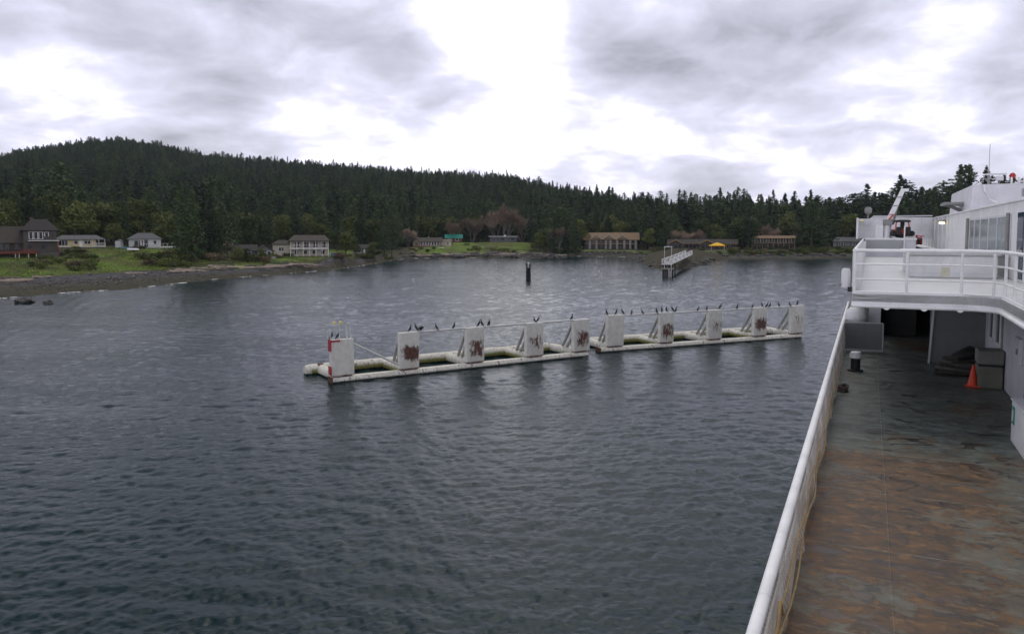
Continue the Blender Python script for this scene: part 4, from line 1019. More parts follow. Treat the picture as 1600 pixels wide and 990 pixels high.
# gulls resting on the water
def loft_bird(mb, s=1.0):
    mb.loft([(-.26*s,0,.10*s),(-.15*s,0,.10*s),(0,0,.09*s),(.12*s,0,.11*s),(.18*s,0,.18*s),(.22*s,0,.22*s),(.27*s,0,.215*s),(.33*s,0,.20*s)], [.015*s,.06*s,.10*s,.085*s,.05*s,.05*s,.03*s,.008*s], 8); return mb
M_gull = plain('gull_feathers', (.75,.75,.75), .7, .1, 5, 0); M_wing = plain('gull_wing', (.32,.33,.35), .7, .1, 5, 0)
G0 = None
for px, py, lb in ((645,437,'white gull floating off the low point, left of the dark piles'),(1051,447,'white gull floating just below the gangway piles'),(1053,436.5,'white gull close beside the gangway piles'),(1322,434,'white gull floating near the ferry side'),(545,467,'gull floating alone behind the near pontoon'),(935,424,'gull floating right of the dark piles')):
    P = W(px, py, 0)
    if G0 is None:
        G0 = thing('gull', lb, 'gull', P, .4, 'gulls floating on the bay'); loft_bird(MB(), 1.3).build('body', M_gull, G0, True); MB().loft([(-.42,0,.19),(-.1,.09,.2),(.12,.1,.18)], [.01,.05,.02], 6).loft([(-.42,0,.19),(-.1,-.09,.2),(.12,-.1,.18)], [.01,.05,.02], 6).build('wings', M_wing, G0, True); reg(G0)
    else: dup(G0, P, random.uniform(0,6.28), None, lb)
# ------------------------------------------------------------------ floating breakwater pontoons
def panel_mat(name, rust, lo, hi, half, soft=0.0, dark=False):
    t = NT(name); x = t.xyz(); co = t.coord(rnd=True)
    n = t.noise(co, 2.2, 7, .65); nv_ = t.noise(t.coord((4,4,.9), rnd=True), 1.5, 6, .7); n2 = t.noise(co, 9, 4, .6)
    base = t.mix(t.ss(n, .3, .7), (.58,.57,.51), (.72,.71,.64))
    base = t.mix(t.math('MULTIPLY', t.ss(nv_, .56, .75), .45), base, (.38,.34,.26))
    edge = t.math('MULTIPLY', t.math('SUBTRACT', 1.0, t.ss(x[2], .03, .16)), t.ss(nv_, .38, .5))
    f = edge
    if rust:
        jx = t.math('MULTIPLY', t.math('SUBTRACT', t.noise(t.coord((2,2,2), rnd=True), 1.0, 3, .6), .5), 1.3); jz = t.math('MULTIPLY', t.math('SUBTRACT', t.noise(t.coord((3,3,1.2), (9,9,9), rnd=True), 1.3, 5, .7), .5), 1.5)
        wx = t.math('SUBTRACT', 1.0, t.ss(t.math('ABSOLUTE', t.math('ADD', t.math('SUBTRACT', x[0], .12), jx)), half-.3, half+.1)); zj = t.math('ADD', x[2], jz)
        wz = t.math('MULTIPLY', t.ss(zj, lo-.2, lo+.1), t.math('SUBTRACT', 1.0, t.ss(zj, hi-.15, hi+.2)))
        m = t.math('MULTIPLY', wx, wz)
        k = t.math('ADD', t.math('ADD', t.math('MULTIPLY', nv_, .75), t.math('MULTIPLY', n, .35)), t.math('MULTIPLY', n2, .15))
        f = t.math('MAXIMUM', edge, t.math('MULTIPLY', m, t.ss(k, .62-rust, .72-rust)))
        yel = t.math('MULTIPLY', t.math('MULTIPLY', wx, t.math('SUBTRACT', 1.0, t.ss(x[2], lo-.2, lo+.3))), t.ss(n, .4, .65))
        base = t.mix(t.math('MULTIPLY', yel, .55), base, (.46,.36,.22))
    rc = t.mix(t.ss(n2, .35, .65), (.045,.022,.018), (.17,.07,.045))
    t.bump(t.math('ADD', f, t.math('MULTIPLY', n, .3)), .3, .01)
    return t.done(t.mix(f, base, rc), .6)
M_pan0 = panel_mat('white_panel', 0, 0, 0, 0)
M_pan = [panel_mat('rust_patched_panel_heavy', .24, .75, 1.75, .72), panel_mat('rust_patched_panel_streaked', .12, .6, 1.75, .68), panel_mat('rust_patched_panel_light', .045, .8, 1.7, .6), panel_mat('rust_patched_panel_faint', .02, 1.0, 1.8, .55)]
def pont_mat(name, algae):
    t = NT(name); x = t.xyz(); co = t.coord(); n = t.noise(co, 1.6, 6, .65); nv_ = t.noise(t.coord((5,5,.8)), 1.3, 5, .6); n2 = t.noise(co, 8, 4, .6)
    base = t.mix(t.ss(n, .3, .7), (.55,.53,.44), (.74,.72,.63))
    base = t.mix(t.math('MULTIPLY', t.ss(t.math('ADD', t.math('MULTIPLY', nv_, .7), t.math('MULTIPLY', n, .4)), .57, .68), .85), base, (.17,.095,.055))
    if algae:
        g = t.math('SUBTRACT', 1.0, t.ss(t.math('ADD', x[2], t.math('MULTIPLY', nv_, .62)), .60, .84))
        base = t.mix(g, base, t.mix(t.ss(n2, .3, .7), (.12,.13,.022), (.32,.30,.09)))
    w = t.math('SUBTRACT', 1.0, t.ss(t.math('ADD', x[2], t.math('MULTIPLY', n2, .22)), .19, .24))
    base = t.mix(w, base, (.018,.018,.014))
    t.bump(n2, .3, .02)
    return t.done(base, .65)
M_pont = pont_mat('pontoon_paint', False); M_ponta = pont_mat('pontoon_paint_algae', True)
M_rust = plain('flaking_rust', (.11,.048,.03), .85, .6, 6, .5, .02)
M_wsteel = plain('white_steel', (.60,.60,.57), .55, .2, 3, .1)
M_gsteel = plain('grey_steel', (.27,.27,.26), .6, .3, 3, .1)
M_strut = plain('strut_paint', (.40,.40,.37), .6, .35, 4, .15)
M_red = plain('red_paint', (.38,.02,.03), .5, .2); M_lampy = plain('yellow_lantern', (.68,.62,.22), .4, .1)
M_bird = plain('cormorant_feathers', (.012,.012,.014), .6, .3, 8, 0); M_beak = plain('cormorant_beak', (.25,.17,.08), .5, .1)
CORM = []
for i, (lean, neck) in enumerate([(0,0),(.07,.05),(-.05,-.06)]):
    sp_pts = [(-.30+lean*.2,0,-.10),(-.20,0,.04),(-.10,0,.16),(0,0,.30),(.05+lean,0,.42),(.06+lean,0,.52),(.03+lean+neck*.2,0,.60),(.05+lean+neck*.6,0,.68),(.12+lean+neck,0,.715),(.17+lean+neck,0,.71)]
    o = MB().loft(sp_pts, [.03,.06,.10,.125,.11,.065,.042,.042,.045,.022], 9, up=(0,1,0)).build('cormorant', M_bird, None, True)
    MB().loft([(.165+lean+neck,0,.712),(.23+lean+neck,0,.705),(.255+lean+neck,0,.69)], [.016,.011,.005], 6).build('beak', M_beak, o)
    MB().boxb(-.02,.10,-.08,-.03,0,.02).boxb(-.02,.10,.03,.08,0,.02).boxb(-.0,.03,-.07,-.04,.02,.24).boxb(0,.03,.04,.07,.02,.24).build('feet', M_gsteel, o)
    if i == 2:
        for s in (-1, 1): MB().add([(.02,s*.08,.46),(.0,s*.28,.55),(-.03,s*.52,.50),(-.06,s*.60,.34),(-.06,s*.44,.22),(-.05,s*.26,.20),(-.03,s*.09,.24),(.0,s*.26,.40)], [(0,1,7),(1,2,7),(2,3,4,7),(4,5,7),(5,6,7),(6,0,7)]).build('wing', M_bird, o).modifiers.new('s', 'SOLIDIFY').thickness = .03
    tag(o, 'black cormorant', 'cormorant'); CORM.append(reg(o))
corm_n = 0
def perch(P, lb, grp):
    global corm_n
    i = corm_n if corm_n < 3 else (2 if corm_n % 13 == 7 else corm_n % 2)
    o = CORM[i] if corm_n < 3 else dup(CORM[i])
    corm_n += 1
    o.location = P; o.rotation_euler = (0,0,random.choice((random.uniform(-.5,.5), math.pi+random.uniform(-.6,.6), random.uniform(0,6.28)))); s_ = random.uniform(.62,.76); o.scale = (s_,s_,s_)
    tag(o, lb, 'cormorant', grp)

def pontoon(p0, p1, spec, label, grp, side, first_brace, rail_from, birds, seedmat):
    P0, P1 = W(*p0), W(*p1); d = P1-P0; L = d.length; ang = math.atan2(d.y, d.x)
    root = thing('pontoon', label, 'breakwater', (P0.x, P0.y, 0), ang)
    ux, uy = d.x/L, d.y/L
    def loc2w(x, y, z): return Vector((P0.x+ux*x-uy*y, P0.y+uy*x+ux*y, z))
    def colx(px, y, z):
        lo, hi = -5.0, L+5
        for _ in range(40):
            m_ = (lo+hi)/2
            if proj(loc2w(m_, y, z))[0] < px: lo = m_
            else: hi = m_
        return (lo+hi)/2
    WID = 4.7
    xs = [colx(px, .25, 1.6) for px, w, m_ in spec]
    # front beam: box with a chamfered top, in three welded lengths
    cuts = [0, L*.36, L*.7, L]
    for a, b in zip(cuts[:-1], cuts[1:]):
        MB().prism([(0,-.5),(0,.20),(.14,.40),(.72,.40),(.86,.20),(.86,-.5)], 'x', a+.012, b-.012).build('front_beam', M_pont, root, bevel=.02)
    MB().boxb(-.05,.0,-.03,.92,-.5,.43).build('end_plate', M_rust, root)
    MB().loft([(xs[0]-.95,WID,.30),(L-1.2,WID,.30)], .47, 20).build('back_tube', M_ponta, root, True)
    MB().lathe([(.46,0),(.38,.12),(.2,.2)], (0,0,0), 18)
    if side == 'near':
        o = MB().loft([(xs[0]-1.35,WID,.30),(xs[0]-.95,WID,.30)], [.38,.47], 20).build('tube_cap', M_pont, root, True)
        MB().loft([(xs[0]-.38,WID,.30),(xs[0]+.06,WID,.30)], .495, 20).build('rust_collar', M_rust, root, True)
    for i, x in enumerate(xs):
        MB().loft([(x-.1,.7,.27),(x-.1,WID-.2,.30)], .41, 18).build('cross_tube', M_ponta if i % 2 else M_pont, root, True)
        MB().loft([(x-.1,.80,.27),(x-.1,.95,.272)], .425, 18).build('weld_collar', M_rust, root, True)
    for i, (x, (px, w, mt)) in enumerate(zip(xs, spec)):
        big = i == 0; zb = .46; H = 2.85 if side == 'near' else 2.9
        if big and side == 'near': H = 2.7
        hw = w/2
        mb = MB().boxb(-hw,hw,0,.05,0,H).boxb(-hw,-hw+.05,.05,.42,.02,H).boxb(hw-.05,hw,.05,.42,.02,H).boxb(-hw+.05,hw-.05,.05,.42,H-.05,H)
        o = mb.build('panel', mt, root, bevel=.012, loc=(x,.08,zb))
        MB().boxb(-hw*.8,hw*.8,.03,.5,-.06,.015).build('bracket', M_rust, o)
        if not (big and side == 'near'):
            for k, (zt, yb) in enumerate(((H*.98, 2.75), (H*.55, 2.1))):
                MB().bar((x-hw*.75,.45,zb+zt*.96), (x-.15,yb,.66), .19, .17).build('strut', M_strut, root)
            MB().bar((x-hw+.12,.53,zb+.05), (x-hw+.12,.53,zb+H), .14, .1).build('upright', M_gsteel, root)
        if i == 0 and first_brace:
            MB().tube((x+hw,.3,zb+H*.86), (xs[1]-.15,.35,.5), .085, 10).build('brace', M_wsteel, root, True)
    H = 2.85; zr = .52+H-.1
    for i in range(rail_from, len(xs)-1):
        a = xs[i]+spec[i][1]/2; b = xs[i+1]-spec[i+1][1]/2
        MB().tube((a-.02,.25,zr), (b+.02,.25,zr+.02), .08, 10).build('top_rail', M_wsteel, root, True)
    top = .52+2.85 if side == 'near' else .52+2.9
    for px, py, lb in birds:
        on = None
        for x, (_, w, _m) in zip(xs, spec):
            xx = colx(px, .3, 3.4)
            if abs(xx-x) <= w/2+.06: on = True
        z = top+.01 if on else zr+.07
        perch(loc2w(colx(px, .3, z), .3 if on else .25, z), lb, grp)
    return root, xs, loc2w
near, nxs, nl = pontoon((520,599), (920,556.5), [(534.5,1.75,M_pan0),(638.5,1.62,M_pan[0]),(741.5,1.62,M_pan[1]),(834.5,1.70,M_pan[2]),(907.5,1.72,M_pan[1])],
    'nearer white floating breakwater pontoon with five upright panels, four rust patched and one blank', 'cormorants perched on the nearer pontoon', 'near', True, 1,
    [(641,520,'black cormorant on the left part of the first rusty panel of the nearer pontoon'),(651,516,'black cormorant on the right part of the first rusty panel of the nearer pontoon'),(658,521,'black cormorant hunched just right of the first rusty panel of the nearer pontoon'),
     (682,520,'black cormorant alone near the middle of the first top rail of the nearer pontoon'),(709,517,'black cormorant on the first top rail just left of the second rusty panel, nearer pontoon'),(748,511,'left black cormorant of the pair on the second rusty panel of the nearer pontoon'),
     (753,512,'right black cormorant of the pair on the second rusty panel of the nearer pontoon'),(764,512,'black cormorant on the rail just right of the second rusty panel, nearer pontoon'),(835,503,'left black cormorant on the lightly rusted third panel of the nearer pontoon'),
     (840.5,501,'right black cormorant on the lightly rusted third panel of the nearer pontoon'),(893,498,'black cormorant on the rail at the left edge of the last panel, nearer pontoon')], 0)
# signal gear on the blank first panel
x0 = nxs[0]; zt = .52+2.7
MB().tube((x0-.15,.3,zt-.05), (x0-.15,.3,zt+1.05), .05, 10).build('light_mast', M_wsteel, near, True)
lm = [c for c in bpy.data.objects if c.name.startswith('light_mast')][0]
MB().bar((x0-.42,.3,zt+1.02), (x0+.12,.3,zt+1.02), .07, .05).build('crossbar', M_wsteel, lm)
for q in (-.40, .10): MB().lathe([(.10,0),(.12,.05),(.12,.16),(.07,.22)], (x0-.15+q,.3,zt+1.05), 12).build('lantern', M_lampy, lm, True)
MB().loft([(x0+.42,.3,zt-.1),(x0+.42,.3,zt+.92),(x0+.5,.3,zt+1.05),(x0+.62,.3,zt+1.05),(x0+.7,.3,zt+.92),(x0+.7,.3,zt-.1)], .045, 8).build('ladder_hoop', M_wsteel, near, True)
MB().loft([(x0-1.0,.35,zt-.02),(x0-1.12,.35,zt+.25),(x0-1.05,.35,zt+.55),(x0-.85,.35,zt+.72)], .035, 8).loft([(x0-.8,.35,zt-.02),(x0-.8,.35,zt+.74)], .03, 8).build('bracket', M_wsteel, near, True)
MB().boxb(x0-.9,x0-.2,.02,.075,zt-.2,zt-.08).build('red_stripe', M_red, near); MB().boxb(x0-.935,x0-.882,.02,.6,zt-.9,zt-.05).build('red_stripe', M_red, near); MB().boxb(x0-.935,x0-.882,.02,.6,.6,1.2).build('red_stripe', M_red, near)
perch(nl(x0-.28,.35,zt+.01), 'black cormorant crouched beside the light mast on the blank panel of the nearer pontoon', 'cormorants perched on the nearer pontoon')
perch(nl(x0-.72,.4,zt+.01), 'black cormorant at the left corner of the blank panel, nearer pontoon', 'cormorants perched on the nearer pontoon')
far, fxs, fl = pontoon((939,551), (1253,527.5), [(960.5,1.75,M_pan0),(1040.5,1.55,M_pan[1]),(1116,1.62,M_pan[2]),(1186.5,1.62,M_pan[0]),(1244.5,1.72,M_pan[3])],
    'farther white floating breakwater pontoon behind the nearer one, topped with many cormorants', 'cormorants perched on the farther pontoon', 'far', False, 0,
    [(948,483,'black cormorant at the left end of the blank panel, farther pontoon'),(963,485,'black cormorant near the middle of the blank panel, farther pontoon'),(973,483,'black cormorant at the right edge of the blank panel, farther pontoon'),
     (986.5,486,'small black cormorant on the first rail near the blank panel, farther pontoon'),(1003.5,484,'black cormorant at the middle of the first rail, farther pontoon'),(1025.5,481,'black cormorant at the left edge of the first rusty panel, farther pontoon'),
     (1034,483,'left black cormorant standing on the first rusty panel, farther pontoon'),(1041,480,'middle black cormorant on the first rusty panel, farther pontoon'),(1051,482,'black cormorant at the right edge of the first rusty panel, farther pontoon'),(1055.5,481,'black cormorant on the rail touching the right side of the first rusty panel, farther pontoon'),
     (1090,481,'small black cormorant on the second rail of the farther pontoon'),(1104,477,'black cormorant at the left edge of the second rusty panel, farther pontoon'),(1125,477,'black cormorant at the right edge of the second rusty panel, farther pontoon'),(1151.5,478,'small black cormorant on the third rail of the farther pontoon'),
     (1175,473,'black cormorant at the left edge of the darkest rusty panel, farther pontoon'),(1190.5,475,'black cormorant on the darkest rusty panel, farther pontoon'),(1197.5,473,'black cormorant at the right edge of the darkest rusty panel, farther pontoon'),(1202.5,474,'black cormorant on the last rail next to the darkest panel, farther pontoon'),
     (1216.5,474,'black cormorant at the middle of the last rail, farther pontoon'),(1233.5,472,'black cormorant at the left edge of the last panel, farther pontoon'),(1246.5,470,'black cormorant on the last panel of the farther pontoon')], 3)

# three leaning piles in the bay
P = W(825.5, 437, 0); t_ = thing('mooring_piles', 'three dark timber piles standing together in the bay, one with a pale top', 'piles', P, 0)
M_pile = plain('tarred_pile', (.018,.016,.016), .8, .5, 3, .4, .03)
for dx, dy, tx, hh in ((-.38,0,.06,3.8),(.0,.35,0,3.9),(.38,0,-.04,3.6)):
    o = MB().loft([(dx,dy,-2),(dx+tx*.5,dy,hh*.5),(dx+tx,dy*.6,hh)], [.2,.19,.17], 10).build('pile', M_pile, t_, True)
    if dy: MB().loft([(dx,dy-.13,hh-1.1),(dx,dy*.6-.08,hh+.06)], .18, 10).build('pale_cap', M_wpaint, o, True)
MB().lathe([(.52,0),(.52,.12)], (0,.1,2.6), 14).build('band', M_rust, t_)

# gangway with its portal frame on the spit
A0, A1 = A(1041, 413.5, 197), A(1076.5, 397.5, 264)
dv = A1-A0; L = Vector((dv.x, dv.y)).length; t_ = thing('gangway', 'white lattice gangway sloping down the brown spit under a tall portal frame', 'gangway', A0, math.atan2(dv.y, dv.x))
sl = dv.z/L
def gz(x, y, z): return (x, y, z+sl*x)
M_gangw = plain('white_gangway_paint', (.66,.66,.64), .6, .2, 2)
MB().bar(gz(0,0,0), gz(L,0,0), 1.9, .2).build('walkway', M_gsteel, t_)
N_ = 12
for y in (-1, 1):
    mb = MB(); mb.bar(gz(0,y,.05), gz(L,y,.05), .24, .26); mb.bar(gz(0,y,1.25), gz(L,y,1.25), .17, .17)
    for k in range(N_+1): mb.bar(gz(L*k/N_,y,.1), gz(L*k/N_,y,1.35), .2, .2)
    for k in range(N_): mb.bar(gz(L*k/N_,y*1.01,.1 if k % 2 else 1.35), gz(L*(k+1)/N_,y*1.01,1.35 if k % 2 else .1), .16, .16)
    mb.build('truss', M_gangw, t_)
for x in (0.3, L*.09, L*.2):
    for y in (-.8,.8): MB().tube((x,y,-6 if x < 2 else -4.5+sl*x), (x,y,sl*x-.1), .17, 8).build('support_pile', M_pile, t_)
    MB().bar((x,-1.2,sl*x-.25), (x,1.2,sl*x-.25), .3, .3).build('cross_head', M_pile, t_)
P = A(1042, 418, 196); t_ = thing('portal_frame', 'slim pale portal frame of two posts standing at the low end of the gangway', 'frame', (P.x, P.y-1.2, 0), -math.atan2(P.x, P.y))
for x in (-.85, .85): MB().tube((x,0,-1), (x,0,7.2), .06, 8).build('post', M_gangw, t_)
MB().bar((-1.0,0,7.35), (1.0,0,7.35), .18, .2).build('crossbeam', M_gangw, t_)
MB().lathe([(.2,0),(.25,.15),(.2,.3)], (0,0,7.45), 10).build('lamp_housing', M_gsteel, t_)
P = A(1041, 431, 196); t_ = thing('pile_cluster', 'short cluster of grey piles in the water below the gangway end', 'piles', (P.x, P.y-1.5, 0), 0)
for x, y, hh in ((-.9,0,1.9),(.3,-.2,2.2),(1.3,.4,1.7),(.2,1.1,2.0)): MB().tube((x,y,-1.5), (x,y,hh), .24, 9).build('pile', M_concrete if hh == 2.2 else M_pile, t_, True)
MB().bar((-1.4,.2,2.0), (1.7,.4,2.0), .35, .3).build('cap_beam', M_gsteel, t_)
# ------------------------------------------------------------------ the ferry: x to starboard, y forward, z above water
FA = R(24.0)
ferry = thing('ferry', 'white car ferry with open side deck, railed upper deck and rusty lower deck', 'ferry', (0,0,0), -FA)
def FW(x, y, z): return Vector((x*math.cos(FA)+y*math.sin(FA), -x*math.sin(FA)+y*math.cos(FA), z))
def ship_paint(name, col, streak=.35, rustk=.70):
    t = NT(name); co = t.coord(); n = t.noise(co, 1.1, 7, .6); nv_ = t.noise(t.coord((4,4,.5)), 1.6, 5, .65); n2 = t.noise(co, 11, 3, .6)
    b = t.mix(t.ss(n, .3, .7), c3(col, .88), c3(col, 1.05)); b = t.mix(t.math('MULTIPLY', t.ss(nv_, .52, .75), streak), b, c3(col, .55))
    b = t.mix(t.math('MULTIPLY', t.ss(t.math('ADD', t.math('MULTIPLY', nv_, .6), t.math('MULTIPLY', n2, .4)), rustk, rustk+.06), .7), b, (.30,.17,.09))
    x = t.xyz()
    s1 = t.math('ABSOLUTE', t.math('SUBTRACT', t.math('FRACT', t.math('DIVIDE', x[1], 1.85)), .5)); s2 = t.math('ABSOLUTE', t.math('SUBTRACT', t.math('FRACT', t.math('ADD', t.math('DIVIDE', x[2], 1.22), .37)), .5))
    sm = t.math('SUBTRACT', 1.0, t.ss(t.math('MINIMUM', s1, s2), .0, .014)); b = t.mix(t.math('MULTIPLY', sm, .30), b, c3(col, .5))
    dn = t.noise(t.coord((1,.9,.9)), 1.1, 2, .4)
    t.bump(t.math('ADD', t.math('MULTIPLY', sm, .35), t.math('ADD', dn, t.math('MULTIPLY', n2, .05))), .22, .035); return t.done(b, t.math('ADD', .34, t.math('MULTIPLY', n, .2)))
M_sw = ship_paint('ship_white', (.82,.82,.815), .25, .71); M_sl = ship_paint('ship_pale_lilac_grey', (.64,.64,.68), .2, .8)
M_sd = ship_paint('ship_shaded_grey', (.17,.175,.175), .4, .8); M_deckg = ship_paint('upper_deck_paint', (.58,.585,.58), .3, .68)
M_dark = plain('interior_shade_dark', (.022,.023,.026), .7, .4)  # near-black colour stands in for the deep shade inside
t = NT('rusty_deck'); co = t.coord(); x = t.xyz()
n1 = t.noise(co, .24, 9, .60); n2 = t.noise(t.coord((1.2,2.0,1)), 1.6, 10, .68); n3 = t.noise(t.coord((1.0,1.5,1),(3,8,0)), 2.6, 10, .7, .3); n4 = t.noise(co, 26, 5, .7); n7 = t.noise(t.coord((1,1,1),(17,2,0)), 6.5, 8, .72)
paint = t.mix(t.ss(n2, .38, .62), (.072,.088,.076), (.155,.182,.158)); paint = t.mix(t.math('MULTIPLY', t.ss(n7, .52, .60), .6), paint, (.06,.055,.042))
rust = t.mix(t.ss(n2, .36, .62), (.030,.019,.009), (.125,.062,.021)); rust = t.mix(t.math('MULTIPLY', t.ss(n3, .54, .61), .8), rust, (.20,.10,.030)); rust = t.mix(t.math('MULTIPLY', t.ss(n7, .56, .62), .7), rust, (.024,.017,.013))
nz_ = t.noise(t.coord((1,1,1),(70,3,0)), .35, 5, .6); yy_ = t.math('ADD', x[1], t.math('MULTIPLY', t.math('SUBTRACT', nz_, .5), 16.0))
zone_ = t.math('MULTIPLY', t.ss(yy_, 0, 9), t.math('SUBTRACT', 1.0, t.ss(yy_, 17.5, 25.5)))
zone_ = t.math('MULTIPLY', zone_, t.math('SUBTRACT', 1.0, t.math('MULTIPLY', t.ss(x[0], 2.0, 3.0), .6)))
k_ = t.math('ADD', t.math('ADD', t.math('MULTIPLY', n1, .75), t.math('MULTIPLY', n3, .35)), t.math('MULTIPLY', zone_, .10))
f = t.ss(k_, .638, .685)
c = t.mix(f, paint, rust)
c = t.mix(t.math('MULTIPLY', t.math('MULTIPLY', t.ss(k_, .585, .64), t.math('SUBTRACT', 1.0, f)), .6), c, (.12,.075,.034))      # rust stain bleeding into the paint round each patch
n5 = t.noise(t.coord((1.0,1.35,1),(11,5,0)), 1.35, 2, .45, 1.2)
spot = t.math('MULTIPLY', t.ss(n5, .60, .615), t.ss(x[1], 2, 6)); rim = t.math('SUBTRACT', spot, t.ss(n5, .635, .655))
n8 = t.noise(t.coord((1,1,1),(5,50,0)), .5, 8, .65); c = t.mix(t.math('MULTIPLY', t.ss(n8, .50, .68), .6), c, (.022,.018,.014))
c = t.mix(t.math('MULTIPLY', spot, .45), c, (.05,.034,.026)); c = t.mix(t.math('MULTIPLY', rim, .75), c, (.018,.014,.012))
seam = t.math('SUBTRACT', 1.0, t.ss(t.math('ABSOLUTE', t.math('SUBTRACT', t.math('FRACT', t.math('DIVIDE', t.math('ADD', x[1], t.math('MULTIPLY', n1, .03)), 2.9)), .5)), .0, .010))
seam2 = t.math('MULTIPLY', t.math('SUBTRACT', 1.0, t.ss(t.math('ABSOLUTE', t.math('SUBTRACT', x[0], .42)), .0, .018)), .45)
sm = t.math('MAXIMUM', seam, seam2); c = t.mix(t.math('MULTIPLY', sm, t.math('MULTIPLY', t.ss(n2, .4, .55), .6)), c, (.21,.22,.18))
t.bump(t.math('ADD', t.math('MULTIPLY', f, .35), t.math('ADD', t.math('MULTIPLY', n4, .35), t.math('MULTIPLY', sm, .8))), .55, .02)
M_rdeck = t.done(c, t.math('SUBTRACT', t.math('ADD', .42, t.math('MULTIPLY', n2, .35)), t.math('MULTIPLY', spot, .2)))
t = NT('side_net'); x = t.xyz()
g1 = t.math('ABSOLUTE', t.math('SUBTRACT', t.math('FRACT', t.math('MULTIPLY', t.math('ADD', x[1], x[2]), 9.0)), .5))
g2 = t.math('ABSOLUTE', t.math('SUBTRACT', t.math('FRACT', t.math('MULTIPLY', t.math('SUBTRACT', x[1], x[2]), 9.0)), .5))
hole = t.math('MULTIPLY', t.ss(g1, .10, .16), t.ss(g2, .10, .16)); n = t.noise(t.coord(), 1.3, 5, .6)
t.b.inputs['Alpha'].default_value = 1; t.l(t.math('SUBTRACT', 1.0, t.math('MULTIPLY', hole, .5)), t.b.inputs['Alpha'])
M_net = t.done(t.mix(t.ss(n, .35, .65), (.50,.43,.34), (.72,.67,.60)), .9)
M_rope = plain('yellow_rope', (.42,.30,.14), .9, .3, 6); M_ropeg = plain('grey_rope', (.10,.095,.085), .95, .4, 6, .3)
M_sglass = plain('ship_window_glass', (.26,.32,.32), .12, .2, 1, 0); M_bluegl = plain('blue_tinted_glass', (.03,.05,.09), .08, .2, 1, 0)
M_orange = plain('orange_plastic', (.72,.06,.02), .5, .1, 4, 0); M_black = plain('black_rubber', (.015,.015,.017), .6, .3, 4)
M_green = plain('green_sign', (.02,.26,.20), .5, .1)
def FB(name, mat, x0, x1, y0, y1, z0, z1, parent=None, bevel=.012): return MB().boxb(x0,x1,y0,y1,z0,z1).build(name, mat, parent or ferry, bevel=bevel)
ZL, ZU = EYE-4.8, EYE-1.55          # lower (mooring) deck, upper deck
XS = -.92                           # ship's side
FB('hull', M_sw, XS, 16, -12, 84, -3, ZL-.012, bevel=.03)
FB('lower_deck', M_rdeck, XS+.01, 8.5, -11, 60, ZL-.01, ZL, bevel=0)
FB('rubbing_strake', M_gsteel, XS-.14, XS-.002, -12, 84, ZL-.55, ZL-.3)
# lower deck side rail: cap, wires, posts and net
def rail_run(name, pts, h, mids, r, mat, rp=.03, step=2.2, cap=None):
    mb = MB(); P = [Vector(p) for p in pts]; mb.loft([p+Vector((0,0,h)) for p in P], cap or r, 12, 1.3 if (cap or 0) > .05 else 1.0)
    for q in mids: mb.loft([p+Vector((0,0,q)) for p in P], r*.62, 8)
    root = mb.build(name, mat, ferry, True)
    for a, b in zip(P[:-1], P[1:]):
        n_ = max(1, round((b-a).length/step))
        for k in range(n_+1):
            if k == n_ and not (b is P[-1]): continue
            p = a.lerp(b, k/n_); MB().tube(p, p+Vector((0,0,h-.03)), rp, 8).build('rail_post', mat, root)
    return root
M_cap = ship_paint('rail_white', (.86,.86,.85), .22, .66)
RL = rail_run('side_rail', [(XS+.04,-4,ZL),(XS+.04,46,ZL)], 1.06, (.55,), .03, M_cap, .035, 2.4, .052)
mb = MB(); ny, nz = 100, 5; vs = []; rg = random.Random(3)
for i in range(ny+1):
    y = -4+50*i/ny; sag = .05*math.sin(y*2.6)+rg.gauss(0,.02)
    for j in range(nz+1):
        z = ZL+.02+(1.0*j/nz); vs.append((XS+.08+.04*math.sin(math.pi*j/nz)*(1+math.sin(y*1.9))+(.03+sag)*(1-j/nz), y, z))
fs = [(i*(nz+1)+j, (i+1)*(nz+1)+j, (i+1)*(nz+1)+j+1, i*(nz+1)+j+1) for i in range(ny) for j in range(nz)]
mb.add(vs, fs); mb.build('safety_net', M_net, RL)
for q, m_ in ((.30,M_rope),(.72,M_rope)):
    MB().loft([(XS+.17+.03*math.sin(k*.9)*(q < .5), -4+k*.5, ZL+q+.05*math.sin(k*1.3)) for k in range(60)], .013, 6).build('net_rope', m_, RL)
MB().loft([(XS+.18,y,ZL+.95-.85*abs(math.sin(y*1.1))) for y in [4+.08*k for k in range(62)]], .02, 6).build('net_rope', M_rope, RL)
# upper deck: near slab, side walkway, far slab round the open well
VX = 2.82; YE = 21.9
def fascia(name, pts, z0, z1, off):
    mb = MB(); P = [Vector((p[0],p[1],0)) for p in pts]; vs = []; n_ = len(P)
    for i, p in enumerate(P):
        t_ = (P[min(i+1,n_-1)]-P[max(i-1,0)]).normalized(); nr_ = Vector((t_.y,-t_.x,0))*off
        vs += [(p.x,p.y,z0),(p.x,p.y,z1),(p.x+nr_.x,p.y+nr_.y,z1),(p.x+nr_.x,p.y+nr_.y,z0)]
    fs = [(i*4+j, i*4+(j+1) % 4, (i+1)*4+(j+1) % 4, (i+1)*4+j) for i in range(n_-1) for j in range(4)]+[(0,1,2,3),((n_-1)*4+3,(n_-1)*4+2,(n_-1)*4+1,(n_-1)*4)]
    return mb.add(vs, fs).build(name, M_sw, ferry, bevel=.01)
rc = .75
corner = [(VX-rc+rc*math.sin(a), YE-rc+rc*math.cos(a)) for a in np.linspace(0, math.pi/2, 9)]
edge_pts = [(-.36,YE)]+[(VX-rc,YE)]+corner[1:]+[(VX,.45)]
poly = [(-.36,YE),(-.36,60),(8.5,60),(8.5,-8),(-1.3,-8),(-1.3,.45),(VX,.45)]+corner[::-1][0:]
